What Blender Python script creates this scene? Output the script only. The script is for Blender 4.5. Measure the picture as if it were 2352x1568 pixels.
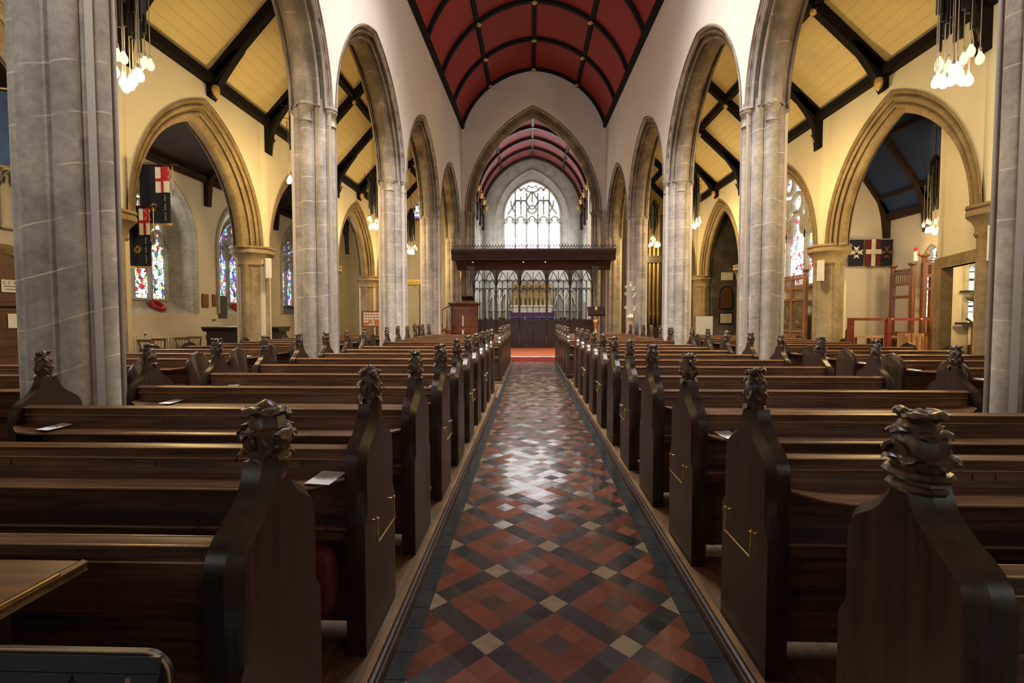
import bpy, math, random
from mathutils import Vector, Matrix, noise
S = bpy.context.scene
for o in list(bpy.data.objects): bpy.data.objects.remove(o)
random.seed(7)
R = math.radians
PI = math.pi

# ------------------------------------------------------------------ camera
F = 1105.0; TILT = R(2.3); YAW = R(1.6); HC = 1.5
cam = bpy.data.cameras.new('camera'); co = bpy.data.objects.new('camera', cam)
S.collection.objects.link(co); S.camera = co
co.location = (0, 0, HC)
co.rotation_euler = (R(90) - TILT, 0, YAW)
cam.sensor_fit = 'HORIZONTAL'; cam.sensor_width = 36.0
cam.lens = F / 2352 * 36.0
cam.shift_x = -(1186.11 - 1176) / 2352
cam.shift_y = (772.38 - 784) / 2352
cam.clip_start = 0.05; cam.clip_end = 200

# ------------------------------------------------------------------ world, exposure
w = bpy.data.worlds.new('World'); S.world = w; w.use_nodes = True
w.node_tree.nodes['Background'].inputs[0].default_value = (0.75, 0.82, 0.9, 1)
w.node_tree.nodes['Background'].inputs[1].default_value = 0.6
S.view_settings.view_transform = 'Standard'; S.view_settings.look = 'None'
S.view_settings.gamma = 1; S.view_settings.exposure = 0.0
S.view_settings.use_curve_mapping = False
LAMP_W = 215.0           # each cluster of bulbs
LAMP_COL = (1.0, 0.66, 0.24)
DAY = (1.0, 0.975, 0.95)

def area(name, loc, rot, sx, sy, power, col=DAY, spread=180):
    l = bpy.data.lights.new(name, 'AREA'); l.shape = 'RECTANGLE'; l.size = sx; l.size_y = sy
    l.energy = power; l.color = col; l.spread = R(spread)
    o = bpy.data.objects.new(name, l); S.collection.objects.link(o)
    o.location = loc; o.rotation_euler = rot
    return o
# daylight coming in through the west windows (behind the camera) and the side chapel windows
area('west_window_daylight', (0.2, -5.6, 7.0), (R(84), 0, 0), 4.2, 5.6, 720)
area('north_west_window_daylight', (-5.4, -5.6, 4.2), (R(90), 0, 0), 2.2, 3.6, 60)
area('south_west_window_daylight', (5.9, -5.6, 4.2), (R(90), 0, 0), 2.2, 3.6, 60)
for yy in (5.0, 9.5, 13.9, 18.2):
    area('north_window_daylight', (-11.2, yy, 3.7), (0, R(-90), 0), 3.0, 1.7, 130)
area('chapel_window_daylight', (11.7, 8.5, 3.6), (0, R(90), 0), 2.6, 2.4, 60)
for sgn in (-1, 1):
    area('roof_light_daylight', (0.15 + sgn * 1.0, 9.4, 12.0), (R(8), R(0), 0), 1.3, 4.2, 820, DAY, 95)  # overhead fill added out of view to brighten pews and piers
for sgn in (-1, 1):
    area('chancel_window_daylight', (0.13 + sgn * 3.05, 27.6, 5.9), (0, R(90) * sgn, 0), 3.2, 5.2, 170)

# ------------------------------------------------------------------ object helpers
def link(o): S.collection.objects.link(o)
def empty(name, loc=(0, 0, 0), rz=0, label=None, cat=None, group=None, kind=None):
    o = bpy.data.objects.new(name, None); link(o); o.location = loc; o.rotation_euler = (0, 0, rz)
    o.empty_display_size = 0.1
    tag(o, label, cat, group, kind); return o
def tag(o, label=None, cat=None, group=None, kind=None):
    if label: o['label'] = label
    if cat: o['category'] = cat
    if group: o['group'] = group
    if kind: o['kind'] = kind
    return o
def kids(o): return [c for c in bpy.data.objects if c.parent == o]
def copy_tree(o, parent=None, cache={}):
    if o.name not in cache: cache[o.name] = list(kids(o))
    c = o.copy(); link(c)
    if parent is not None:
        c.parent = parent
    for ch in cache[o.name]: copy_tree(ch, c)
    return c

class MB:
    def __init__(s): s.v = []; s.f = []; s.sm = []
    def face(s, pts, sm=False):
        n = len(s.v); s.v += [tuple(p) for p in pts]; s.f.append(tuple(range(n, n + len(pts)))); s.sm.append(sm)
    def box(s, x0, x1, y0, y1, z0, z1, M=None):
        p = [(x0, y0, z0), (x1, y0, z0), (x1, y1, z0), (x0, y1, z0), (x0, y0, z1), (x1, y0, z1), (x1, y1, z1), (x0, y1, z1)]
        if M is not None: p = [tuple(M @ Vector(q)) for q in p]
        n = len(s.v); s.v += p
        for f in ((0, 3, 2, 1), (4, 5, 6, 7), (0, 1, 5, 4), (1, 2, 6, 5), (2, 3, 7, 6), (3, 0, 4, 7)):
            s.f.append(tuple(n + i for i in f)); s.sm.append(False)
        return s
    def bar(s, a, b, w, h, up=(0, 0, 1)):
        a = Vector(a); b = Vector(b); d = b - a; L = d.length
        if L < 1e-6: return s
        d.normalize(); u = Vector(up)
        if abs(d.dot(u)) > 0.99: u = Vector((0, 1, 0))
        x = d.cross(u).normalized(); z = x.cross(d).normalized()
        p = []
        for q in (a, b):
            for sx, sz in ((-1, -1), (1, -1), (1, 1), (-1, 1)): p.append(tuple(q + x * sx * w / 2 + z * sz * h / 2))
        n = len(s.v); s.v += p
        for f in ((0, 1, 2, 3), (7, 6, 5, 4), (0, 4, 5, 1), (1, 5, 6, 2), (2, 6, 7, 3), (3, 7, 4, 0)):
            s.f.append(tuple(n + i for i in f)); s.sm.append(False)
        return s
    def grid(s, rows, sm=True, close=False):
        n = len(s.v); m = len(rows[0])
        for r in rows: s.v += [tuple(p) for p in r]
        for i in range(len(rows) - 1):
            for j in range(m - (0 if close else 1)):
                k = (j + 1) % m
                s.f.append((n + i * m + j, n + i * m + k, n + (i + 1) * m + k, n + (i + 1) * m + j)); s.sm.append(sm)
        return s
    def cap(s, pts): s.face(pts, False); return s
    def prism(s, poly, fn, a, b, sm=False):
        r0 = [fn(p, a) for p in poly]; r1 = [fn(p, b) for p in poly]
        s.grid([r0, r1], sm, True); s.face(r0[::-1]); s.face(r1); return s
    def tube(s, pts, r, n=6, cap=True, closed=False):
        pts = [Vector(p) for p in pts]; rows = []
        rr = r if isinstance(r, (list, tuple)) else [r] * len(pts)
        prev = None
        for i, p in enumerate(pts):
            if closed: d = pts[(i + 1) % len(pts)] - pts[i - 1]
            else: d = pts[min(i + 1, len(pts) - 1)] - pts[max(i - 1, 0)]
            if d.length < 1e-9: d = Vector((0, 0, 1))
            d.normalize()
            if prev is None:
                u = Vector((0, 0, 1)) if abs(d.z) < 0.9 else Vector((1, 0, 0))
                x = d.cross(u).normalized()
            else:
                x = (prev - d * prev.dot(d)).normalized()
            prev = x; y = d.cross(x)
            rows.append([p + (x * math.cos(2 * PI * k / n) + y * math.sin(2 * PI * k / n)) * rr[i] for k in range(n)])
        if closed: rows.append(rows[0])
        s.grid(rows, True, True)
        if cap and not closed: s.face(rows[0][::-1]); s.face(rows[-1])
        return s
    def lathe(s, prof, c=(0, 0, 0), n=16, sm=True, sx=1, sy=1, rot=0):
        rows = [[(c[0] + sx * r * math.cos(2 * PI * k / n + rot), c[1] + sy * r * math.sin(2 * PI * k / n + rot), c[2] + z) for k in range(n)] for r, z in prof]
        s.grid(rows, sm, True); s.face(rows[0][::-1]); s.face(rows[-1]); return s
    def ball(s, c, r, n=8, m=6, sx=1, sy=1, sz=1, M=None):
        rows = []
        for i in range(m + 1):
            a = -PI / 2 + PI * i / m
            row = []
            for k in range(n):
                p = Vector((math.cos(a) * math.cos(2 * PI * k / n) * r * sx, math.cos(a) * math.sin(2 * PI * k / n) * r * sy, math.sin(a) * r * sz))
                if M is not None: p = M @ p
                row.append(p + Vector(c))
            rows.append(row)
        s.grid(rows, True, True); return s
    def mesh(s, name, mat):
        me = bpy.data.meshes.new(name); me.from_pydata(s.v, [], s.f)
        me.polygons.foreach_set('use_smooth', s.sm); me.materials.append(mat); me.name = name
        import bmesh
        bm = bmesh.new(); bm.from_mesh(me)
        bmesh.ops.remove_doubles(bm, verts=bm.verts, dist=1e-5)
        bmesh.ops.recalc_face_normals(bm, faces=bm.faces)
        bm.to_mesh(me); bm.free(); me.set_sharp_from_angle(angle=R(42)); me.update(); return me
    def obj(s, name, mat, parent=None, loc=(0, 0, 0), rz=0, **k):
        o = bpy.data.objects.new(name, s.mesh(name, mat)); link(o)
        o.location = loc; o.rotation_euler = (0, 0, rz)
        if parent is not None: o.parent = parent
        tag(o, k.get('label'), k.get('cat'), k.get('group'), k.get('kind'))
        return o
def struct(mb, name, mat): return mb.obj(name, mat, kind='structure')

# ------------------------------------------------------------------ materials
class NT:
    def __init__(s, name):
        m = bpy.data.materials.new(name); m.use_nodes = True; s.m = m; s.t = m.node_tree
        s.b = s.t.nodes['Principled BSDF']; s.out = s.t.nodes['Material Output']
    def n(s, t, **k):
        x = s.t.nodes.new(t)
        for a, v in k.items():
            if a == 'i':
                for kk, vv in v.items():
                    if hasattr(vv, 'is_linked') or isinstance(vv, bpy.types.NodeSocket): s.t.links.new(vv, x.inputs[kk])
                    else: x.inputs[kk].default_value = vv
            else: setattr(x, a, v)
        return x
    def math(s, op, a, b=None, c=None):
        x = s.n('ShaderNodeMath', operation=op)
        for i, v in enumerate((a, b, c)):
            if v is None: continue
            if isinstance(v, (int, float)): x.inputs[i].default_value = v
            else: s.t.links.new(v, x.inputs[i])
        return x.outputs[0]
    def mix(s, f, a, b, bl='MIX'):
        x = s.n('ShaderNodeMix', data_type='RGBA', blend_type=bl)
        for i, v in ((0, f), (6, a), (7, b)):
            if isinstance(v, (int, float)): x.inputs[i].default_value = v
            elif isinstance(v, tuple): x.inputs[i].default_value = v if len(v) == 4 else v + (1,)
            else: s.t.links.new(v, x.inputs[i])
        return x.outputs[2]
    def ramp(s, f, stops, const=False):
        x = s.n('ShaderNodeValToRGB'); cr = x.color_ramp
        if const: cr.interpolation = 'CONSTANT'
        while len(cr.elements) < len(stops): cr.elements.new(0.5)
        for e, (p, c) in zip(cr.elements, stops): e.position = p; e.color = c if len(c) == 4 else c + (1,)
        s.t.links.new(f, x.inputs[0]); return x.outputs[0]
    def pos(s): return s.n('ShaderNodeNewGeometry').outputs['Position']
    def objc(s): return s.n('ShaderNodeTexCoord').outputs['Object']
    def noise(s, v, scale, detail=4, rough=0.55):
        x = s.n('ShaderNodeTexNoise'); s.t.links.new(v, x.inputs['Vector'])
        x.inputs['Scale'].default_value = scale; x.inputs['Detail'].default_value = detail; x.inputs['Roughness'].default_value = rough
        return x.outputs['Fac']
    def sc(s, v, sx, sy, sz):
        x = s.n('ShaderNodeMapping'); s.t.links.new(v, x.inputs['Vector']); x.inputs['Scale'].default_value = (sx, sy, sz); return x.outputs[0]
    def set(s, **k):
        for a, v in k.items():
            i = s.b.inputs[a.replace('_', ' ')]
            if isinstance(v, bpy.types.NodeSocket): s.t.links.new(v, i)
            else: i.default_value = v
    def bump(s, h, st=0.3, d=0.01):
        x = s.n('ShaderNodeBump'); x.inputs['Strength'].default_value = st; x.inputs['Distance'].default_value = d
        s.t.links.new(h, x.inputs['Height']); s.t.links.new(x.outputs[0], s.b.inputs['Normal']); s.t.links.new(x.outputs[0], s.b.inputs['Coat Normal'])
    def sep(s, v):
        x = s.n('ShaderNodeSeparateXYZ'); s.t.links.new(v, x.inputs[0]); return x.outputs
    def comb(s, a, b, c=0.0):
        x = s.n('ShaderNodeCombineXYZ')
        for i, v in enumerate((a, b, c)):
            if isinstance(v, (int, float)): x.inputs[i].default_value = v
            else: s.t.links.new(v, x.inputs[i])
        return x.outputs[0]
    def white(s, v):
        x = s.n('ShaderNodeTexWhiteNoise'); s.t.links.new(v, x.inputs['Vector']); return x.outputs
M = {}
def simple(name, c, rough=0.6, metal=0.0, var=0.25, scale=6.0, bump=0.0, spec=0.5, world=False, coat=0):
    t = NT(name); v = t.pos() if world else t.objc()
    n = t.noise(v, scale)
    d = tuple(x * (1 - var) for x in c); l = tuple(min(1, x * (1 + var)) for x in c)
    t.set(Base_Color=t.ramp(n, [(0.3, d), (0.7, l)]), Roughness=rough, Metallic=metal)
    t.b.inputs['Specular IOR Level'].default_value = spec
    if coat: t.b.inputs['Coat Weight'].default_value = coat; t.b.inputs['Coat Roughness'].default_value = 0.25
    if bump: t.bump(n, bump)
    M[name] = t.m; return t.m
def wood(name, c1, c2, axis, rough=0.34, spec=0.5, grain=1.0):
    t = NT(name); v = t.objc()
    info = t.n('ShaderNodeObjectInfo')
    add = t.n('ShaderNodeVectorMath', operation='ADD'); t.t.links.new(v, add.inputs[0])
    t.t.links.new(t.comb(t.math('MULTIPLY', info.outputs['Random'], 7.0), t.math('MULTIPLY', info.outputs['Random'], 13.0), 0.0), add.inputs[1])
    sc = {'x': (1.2, 26, 26), 'y': (26, 1.2, 26), 'z': (26, 26, 1.2)}[axis]
    g = t.noise(t.sc(add.outputs[0], *sc), 1.6 * grain, 6, 0.65)
    b = t.noise(add.outputs[0], 2.2, 3)
    col = t.mix(t.ramp(g, [(0.35, (0, 0, 0)), (0.68, (1, 1, 1))]), c1, c2)
    col = t.mix(t.ramp(b, [(0.3, (0.62, 0.62, 0.62)), (0.7, (1.15, 1.15, 1.15))]), (0, 0, 0), col)
    rg = t.n('ShaderNodeMapRange'); t.t.links.new(b, rg.inputs[0]); rg.inputs[3].default_value = rough - 0.09; rg.inputs[4].default_value = rough + 0.12
    t.set(Base_Color=col, Roughness=rg.outputs[0]); t.b.inputs['Specular IOR Level'].default_value = spec
    t.bump(g, 0.12, 0.003)
    M[name] = t.m; return t.m
def stone(name, cols, joint, course=0.42, pale=(0.62, 0.56, 0.46), arch=False):
    t = NT(name); p = t.pos(); X, Y, Z = t.sep(p)
    n1 = t.noise(p, 2.3, 6, 0.6); n2 = t.noise(p, 14, 5, 0.7); n3 = t.noise(p, 0.9, 2)
    zz = t.math('DIVIDE', t.math('ADD', Z, t.math('MULTIPLY', t.math('SUBTRACT', t.noise(t.comb(X, Y, 0.0), 0.5, 1), 0.5), 0.8)), course)
    fl = t.math('FLOOR', zz)
    ang = t.math('FLOOR', t.math('ADD', t.math('MULTIPLY', X, 2.6), t.math('MULTIPLY', Y, 1.7)))
    wn = t.white(t.comb(fl, ang if joint else 1.0, 3.0))[0]
    base = t.ramp(t.math('ADD', t.math('MULTIPLY', wn, 0.16), t.math('MULTIPLY', n1, 0.86)), [(0.28, cols[0]), (0.5, cols[1]), (0.72, cols[2])])
    base = t.mix(t.ramp(n2, [(0.35, (0.78, 0.76, 0.74)), (0.65, (1.08, 1.08, 1.08))]), (0, 0, 0), base)
    fr = t.math('FRACT', zz)
    jl = t.math('LESS_THAN', t.math('ABSOLUTE', t.math('SUBTRACT', fr, 0.5)), 0.016 if joint else -1.0)
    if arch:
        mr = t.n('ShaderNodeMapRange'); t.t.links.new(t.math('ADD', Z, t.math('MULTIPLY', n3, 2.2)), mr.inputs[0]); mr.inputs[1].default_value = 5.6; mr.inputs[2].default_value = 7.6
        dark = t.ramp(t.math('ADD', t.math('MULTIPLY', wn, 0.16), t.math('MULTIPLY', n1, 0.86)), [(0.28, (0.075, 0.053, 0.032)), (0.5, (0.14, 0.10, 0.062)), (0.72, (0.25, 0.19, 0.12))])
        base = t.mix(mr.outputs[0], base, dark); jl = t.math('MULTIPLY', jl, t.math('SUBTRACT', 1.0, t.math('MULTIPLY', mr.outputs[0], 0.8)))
    jm = t.math('MULTIPLY', jl, t.ramp(t.noise(p, 3.1, 3), [(0.42, (0, 0, 0)), (0.58, (1, 1, 1))]))
    patch = t.ramp(t.noise(p, 5.5, 4, 0.7), [(0.70, (0, 0, 0)), (0.76, (0.55, 0.55, 0.55))])
    if joint:
        lowm = t.ramp(t.math('ADD', t.math('MULTIPLY', Z, -0.25), t.math('MULTIPLY', n3, 0.6)), [(0.0, (0, 0, 0)), (0.45, (0.45, 0.45, 0.45))])
        base = t.mix(lowm, base, (0.50, 0.46, 0.40))
    col = t.mix(jm, base, pale)
    col = t.mix(patch, col, pale)
    t.set(Base_Color=col, Roughness=0.85); t.b.inputs['Specular IOR Level'].default_value = 0.25
    t.bump(t.math('ADD', n2, t.math('MULTIPLY', jl, -0.6)), 0.25, 0.006)
    M[name] = t.m
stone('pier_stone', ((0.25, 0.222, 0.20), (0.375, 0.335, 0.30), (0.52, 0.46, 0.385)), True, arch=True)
stone('arch_stone', ((0.085, 0.060, 0.036), (0.155, 0.112, 0.068), (0.27, 0.205, 0.13)), False, pale=(0.34, 0.28, 0.2))
stone('ochre_stone', ((0.19, 0.135, 0.07), (0.29, 0.215, 0.115), (0.40, 0.31, 0.18)), False, pale=(0.5, 0.42, 0.28))
stone('grey_stone', ((0.32, 0.30, 0.255), (0.41, 0.39, 0.34), (0.50, 0.475, 0.42)), True, 0.35, (0.52, 0.5, 0.45))
stone('rubble_stone', ((0.05, 0.042, 0.035), (0.085, 0.072, 0.06), (0.14, 0.115, 0.09)), True, 0.22, (0.2, 0.17, 0.13))
simple('nave_plaster', (0.56, 0.49, 0.43), 0.9, var=0.05, scale=1.2, spec=0.2, world=True)
simple('aisle_plaster', (0.74, 0.68, 0.50), 0.9, var=0.05, scale=1.2, spec=0.2, world=True)
simple('chapel_plaster', (0.64, 0.58, 0.48), 0.9, var=0.06, scale=1.0, spec=0.2, world=True)
wood('pew_wood_x', (0.060, 0.026, 0.014), (0.22, 0.105, 0.052), 'x', 0.36)
wood('pew_wood_z', (0.015, 0.0075, 0.0045), (0.052, 0.023, 0.012), 'z', 0.34)
wood('carved_wood', (0.040, 0.022, 0.013), (0.13, 0.07, 0.038), 'z', 0.32, 0.5)
wood('table_wood', (0.10, 0.040, 0.014), (0.22, 0.095, 0.032), 'x', 0.35)
wood('screen_wood', (0.018, 0.010, 0.008), (0.05, 0.024, 0.016), 'z', 0.4)
wood('pulpit_wood', (0.10, 0.035, 0.014), (0.22, 0.085, 0.032), 'z', 0.35)
wood('light_oak', (0.20, 0.085, 0.030), (0.38, 0.18, 0.07), 'z', 0.45)
wood('pale_pine', (0.42, 0.22, 0.09), (0.60, 0.36, 0.17), 'z', 0.5)
wood('door_wood', (0.10, 0.045, 0.02), (0.19, 0.09, 0.042), 'x', 0.5)
wood('floor_boards', (0.08, 0.045, 0.022), (0.19, 0.115, 0.06), 'y', 0.4)
wood('black_beam', (0.006, 0.0045, 0.004), (0.012, 0.008, 0.007), 'x', 0.7, 0.15)
wood('dark_roof', (0.022, 0.012, 0.008), (0.05, 0.028, 0.018), 'y', 0.7, 0.2)
simple('gold', (0.62, 0.42, 0.12), 0.42, 0.55, 0.15, 20)
simple('reredos_gilt', (0.34, 0.23, 0.085), 0.5, 0.35, 0.35, 9)
simple('brass', (0.62, 0.43, 0.15), 0.3, 0.85, 0.1, 20)
simple('old_brass', (0.30, 0.22, 0.09), 0.42, 0.9, 0.15, 20)
simple('silver', (0.80, 0.76, 0.60), 0.32, 0.7, 0.05, 20)
simple('black_metal', (0.012, 0.011, 0.010), 0.45, 0.3, 0.2, 20)
simple('cord_grey', (0.38, 0.34, 0.25), 0.6)
simple('paper', (0.86, 0.86, 0.86), 0.7, var=0.02)
simple('white_paint', (0.62, 0.60, 0.56), 0.55, var=0.04)
simple('cream_paint', (0.74, 0.70, 0.58), 0.55, var=0.04)
simple('slate', (0.06, 0.06, 0.055), 0.5, var=0.3, scale=12)
simple('bronze', (0.20, 0.09, 0.04), 0.4, 0.6, 0.3, 30)
simple('oil_painting', (0.10, 0.075, 0.045), 0.5, var=0.8, scale=14)
simple('purple_cloth', (0.045, 0.02, 0.16), 0.85, var=0.2)
simple('violet_cloth', (0.10, 0.03, 0.13), 0.85, var=0.2)
simple('navy_cloth', (0.006, 0.007, 0.018), 0.85, var=0.2)
simple('blue_cloth', (0.09, 0.15, 0.25), 0.8, var=0.2)
simple('red_cloth', (0.42, 0.02, 0.02), 0.8, var=0.15)
simple('maroon_cloth', (0.10, 0.014, 0.018), 0.85, var=0.2)
simple('white_cloth', (0.72, 0.68, 0.62), 0.85, var=0.08)
simple('poppy', (0.36, 0.012, 0.012), 0.7, var=0.4, scale=40)
simple('carpet', (0.62, 0.16, 0.06), 0.95, var=0.1, scale=30, world=True)
simple('step_edge', (0.85, 0.82, 0.8), 0.35)
simple('riser_red', (0.34, 0.035, 0.02), 0.8)
simple('red_paint', (0.17, 0.022, 0.012), 0.4)
simple('worn_bead', (0.30, 0.15, 0.055), 0.28, 0.0, 0.35, 9.0)  # golden lamp reflection painted into the colour of the worn edges
simple('kerb_wood', (0.16, 0.085, 0.030), 0.35, var=0.3)
simple('iron', (0.03, 0.03, 0.035), 0.4, 0.6, 0.3)
simple('black_tile', (0.020, 0.022, 0.022), 0.22, var=0.3, scale=9, world=True)
simple('vinyl_black', (0.008, 0.008, 0.010), 0.42, var=0.2)
simple('vinyl_blue', (0.035, 0.040, 0.055), 0.40, var=0.2)
simple('worn_edge', (0.33, 0.23, 0.14), 0.6)
simple('alabaster', (0.62, 0.57, 0.44), 0.5, var=0.12)
simple('cork', (0.46, 0.17, 0.05), 0.85, var=0.1, scale=60)
simple('kneeler_red', (0.10, 0.012, 0.014), 0.6, var=0.2)
simple('bag_navy', (0.012, 0.016, 0.028), 0.55, var=0.3)
simple('ink', (0.05, 0.045, 0.05), 0.7)
simple('pipe_metal', (0.34, 0.25, 0.09), 0.35, 0.8, 0.12, 5)
simple('glass_bottle', (0.7, 0.72, 0.7), 0.1)
simple('chancel_board', (0.24, 0.045, 0.04), 0.6, var=0.2, scale=9, world=True)

def boards(name, c, line, step, axis, dark=0.75):
    t = NT(name); p = t.pos(); s = t.sep(p)[axis]
    k = t.math('DIVIDE', s, step); fr = t.math('FRACT', k)
    l = t.math('LESS_THAN', fr, 0.05)
    wn = t.white(t.comb(t.math('FLOOR', k), 2.0, 1.0))[0]
    nn = t.noise(t.sc(p, *((30, 1.5, 1.5) if axis == 0 else (1.5, 30, 30))), 1, 3)
    col = t.mix(t.math('MULTIPLY', wn, 0.16), c, tuple(x * dark for x in c))
    col = t.mix(t.math('MULTIPLY', nn, 0.12), col, tuple(x * 0.5 for x in c))
    col = t.mix(t.math('MULTIPLY', l, 0.55), col, line)
    t.set(Base_Color=col, Roughness=0.75); t.bump(l, 0.4, -0.004); M[name] = t.m
boards('cream_boards', (0.80, 0.66, 0.31), (0.42, 0.30, 0.10), 0.16, 0, 0.85)
boards('red_boards', (0.27, 0.022, 0.012), (0.15, 0.014, 0.010), 0.09, 0, 0.9)

def blue_ceiling():
    t = NT('blue_stars'); p = t.pos(); X, Y, Z = t.sep(p)
    v = t.n('ShaderNodeTexVoronoi'); t.t.links.new(t.comb(t.math('MULTIPLY', Y, 1.0), Z, 0.0), v.inputs['Vector']); v.inputs['Scale'].default_value = 5
    v.inputs['Randomness'].default_value = 0.25
    st = t.math('LESS_THAN', v.outputs['Distance'], 0.05)
    t.set(Base_Color=t.mix(st, (0.014, 0.034, 0.11), (0.25, 0.2, 0.1)), Roughness=0.8); M['blue_stars'] = t.m
blue_ceiling()

def tiles():
    t = NT('aisle_tiles'); p = t.pos(); X, Y, Z = t.sep(p)
    ts = 0.1121; q = math.sqrt(2) * ts
    u0 = (0.125 + 2.47) / q; v0 = (0.125 - 2.47) / q
    u = t.math('ADD', t.math('DIVIDE', t.math('ADD', X, Y), q), 0.5 - u0 + 400)
    v = t.math('ADD', t.math('DIVIDE', t.math('SUBTRACT', X, Y), q), 0.5 - v0 + 400)
    iu = t.math('FLOOR', u); iv = t.math('FLOOR', v)
    mu = t.math('FLOORED_MODULO', iu, 4.0); mv = t.math('FLOORED_MODULO', iv, 4.0)
    a = t.math('LESS_THAN', mu, 0.5); b = t.math('LESS_THAN', mv, 0.5)
    both = t.math('MULTIPLY', a, b); anyb = t.math('MAXIMUM', a, b)
    c = t.math('MULTIPLY', t.math('COMPARE', mu, 2.0, 0.1), t.math('COMPARE', mv, 2.0, 0.1))
    w = t.white(t.comb(iu, iv, 0.0)); wv = w[0]
    red = t.ramp(wv, [(0.0, (0.075, 0.019, 0.010)), (0.6, (0.115, 0.029, 0.013)), (1.0, (0.16, 0.042, 0.018))])
    n = t.noise(p, 18, 4, 0.6)
    col = t.mix(c, red, (0.04, 0.022, 0.014))
    col = t.mix(anyb, col, t.ramp(wv, [(0, (0.009, 0.011, 0.011)), (1, (0.022, 0.024, 0.022))]))
    col = t.mix(both, col, (0.19, 0.135, 0.08))
    col = t.mix(t.ramp(n, [(0.3, (0.7, 0.7, 0.7)), (0.7, (1.12, 1.12, 1.12))]), (0, 0, 0), col)
    fu = t.math('FRACT', u); fv = t.math('FRACT', v)
    def edge(f): return t.math('GREATER_THAN', t.math('ABSOLUTE', t.math('SUBTRACT', f, 0.5)), 0.487)
    g = t.math('MAXIMUM', edge(fu), edge(fv))
    col = t.mix(g, col, (0.05, 0.035, 0.025))
    r = t.n('ShaderNodeSeparateColor'); t.t.links.new(w[1], r.inputs[0])
    h = t.math('ADD', t.math('MULTIPLY', t.math('SUBTRACT', r.outputs[0], 0.5), fu), t.math('MULTIPLY', t.math('SUBTRACT', r.outputs[1], 0.5), fv))
    wear = t.noise(p, 9, 2, 0.5)
    hh = t.math('ADD', t.math('MULTIPLY', h, 1.25), t.math('MULTIPLY', wear, 0.22))
    hh = t.math('SUBTRACT', hh, t.math('MULTIPLY', g, 0.35))
    t.set(Base_Color=col, Roughness=0.20, Coat_Weight=1.0, Coat_Roughness=0.14, Coat_IOR=1.6); t.b.inputs['Specular IOR Level'].default_value = 0.6
    t.bump(hh, 1.0, 0.0060)
    M['aisle_tiles'] = t.m
tiles()

def glassmat(name, stops, strength, scale, ax, lead=0.03, band=None, leadcol=(0.02, 0.02, 0.02)):
    t = NT(name); p = t.pos(); s = t.sep(p)
    vec = t.comb(t.math('ADD', s[ax], 20.0), t.math('MULTIPLY', s[2], 0.8), 0.0)
    v = t.n('ShaderNodeTexVoronoi'); t.t.links.new(vec, v.inputs['Vector']); v.inputs['Scale'].default_value = scale
    e = t.n('ShaderNodeTexVoronoi', feature='DISTANCE_TO_EDGE'); t.t.links.new(vec, e.inputs['Vector']); e.inputs['Scale'].default_value = scale
    sep = t.n('ShaderNodeSeparateColor'); t.t.links.new(v.outputs['Color'], sep.inputs[0])
    big = t.noise(vec, scale * 0.16, 2)
    f = t.math('FRACT', t.math('ADD', sep.outputs[0], t.math('MULTIPLY', big, 0.6)))
    col = t.ramp(f, stops, True)
    if band:
        lo, hi, c = band
        m = t.math('MULTIPLY', t.math('GREATER_THAN', s[2], lo), t.math('LESS_THAN', s[2], hi))
        col = t.mix(m, c, col)
    ld = t.math('LESS_THAN', e.outputs['Distance'], lead)
    bars = t.math('LESS_THAN', t.math('FRACT', t.math('MULTIPLY', s[2], 3.4)), 0.05)
    ld = t.math('MAXIMUM', ld, bars)
    col = t.mix(ld, col, leadcol)
    em = t.n('ShaderNodeEmission'); t.t.links.new(col, em.inputs[0]); em.inputs[1].default_value = strength
    t.t.links.new(em.outputs[0], t.out.inputs[0]); M[name] = t.m
W1 = (1, 0.97, 0.86)
glassmat('glass_north', [(0, (0.9, 0.95, 0.85)), (0.34, (0.8, 0.62, 0.2)), (0.42, (0.75, 0.9, 0.8)), (0.60, (0.5, 0.03, 0.03)), (0.68, (0.9, 0.88, 0.8)), (0.86, (0.05, 0.18, 0.12)), (0.92, (0.10, 0.10, 0.4)), (0.96, (0.7, 0.3, 0.1))], 1.7, 9, 1, 0.035)
glassmat('glass_violet', [(0, (0.75, 0.8, 0.95)), (0.2, (0.25, 0.08, 0.6)), (0.4, (0.8, 0.75, 0.9)), (0.55, (0.1, 0.35, 0.3)), (0.66, (0.5, 0.75, 0.65)), (0.8, (0.15, 0.12, 0.7)), (0.92, (0.7, 0.2, 0.1))], 1.4, 8, 1, 0.035)
glassmat('glass_south', [(0, (1, 1, 1)), (0.55, (0.8, 0.9, 1)), (0.72, (0.55, 0.05, 0.06)), (0.78, (1, 0.97, 0.9)), (0.88, (0.15, 0.2, 0.6)), (0.94, (0.8, 0.6, 0.15))], 3.6, 8, 1, 0.04)
glassmat('glass_east', [(0, (1, 1, 1)), (0.75, (1, 0.97, 0.94)), (0.93, (0.9, 0.85, 1))], 6.0, 5, 0, 0.012, (6.45, 30, (0.75, 0.5, 0.62)), (0.5, 0.5, 0.5))
glassmat('glass_plain', [(0, (0.92, 1, 0.98)), (0.6, (0.8, 0.95, 0.9))], 2.2, 6, 1, 0.03)
glassmat('glass_bright', [(0, (0.95, 1, 1)), (0.6, (0.85, 0.95, 1))], 4.0, 6, 1, 0.01)
glassmat('glass_west', [(0, (0.95, 1, 1)), (0.6, (0.85, 0.95, 1))], 3.0, 6, 0, 0.02)
def emis(name, c, s):
    t = NT(name); em = t.n('ShaderNodeEmission'); em.inputs[0].default_value = c + (1,); em.inputs[1].default_value = s
    t.t.links.new(em.outputs[0], t.out.inputs[0]); M[name] = t.m
emis('bulb_lit', (1.0, 0.86, 0.55), 30); emis('bulb_dim', (1.0, 0.80, 0.48), 1.6)
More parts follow.
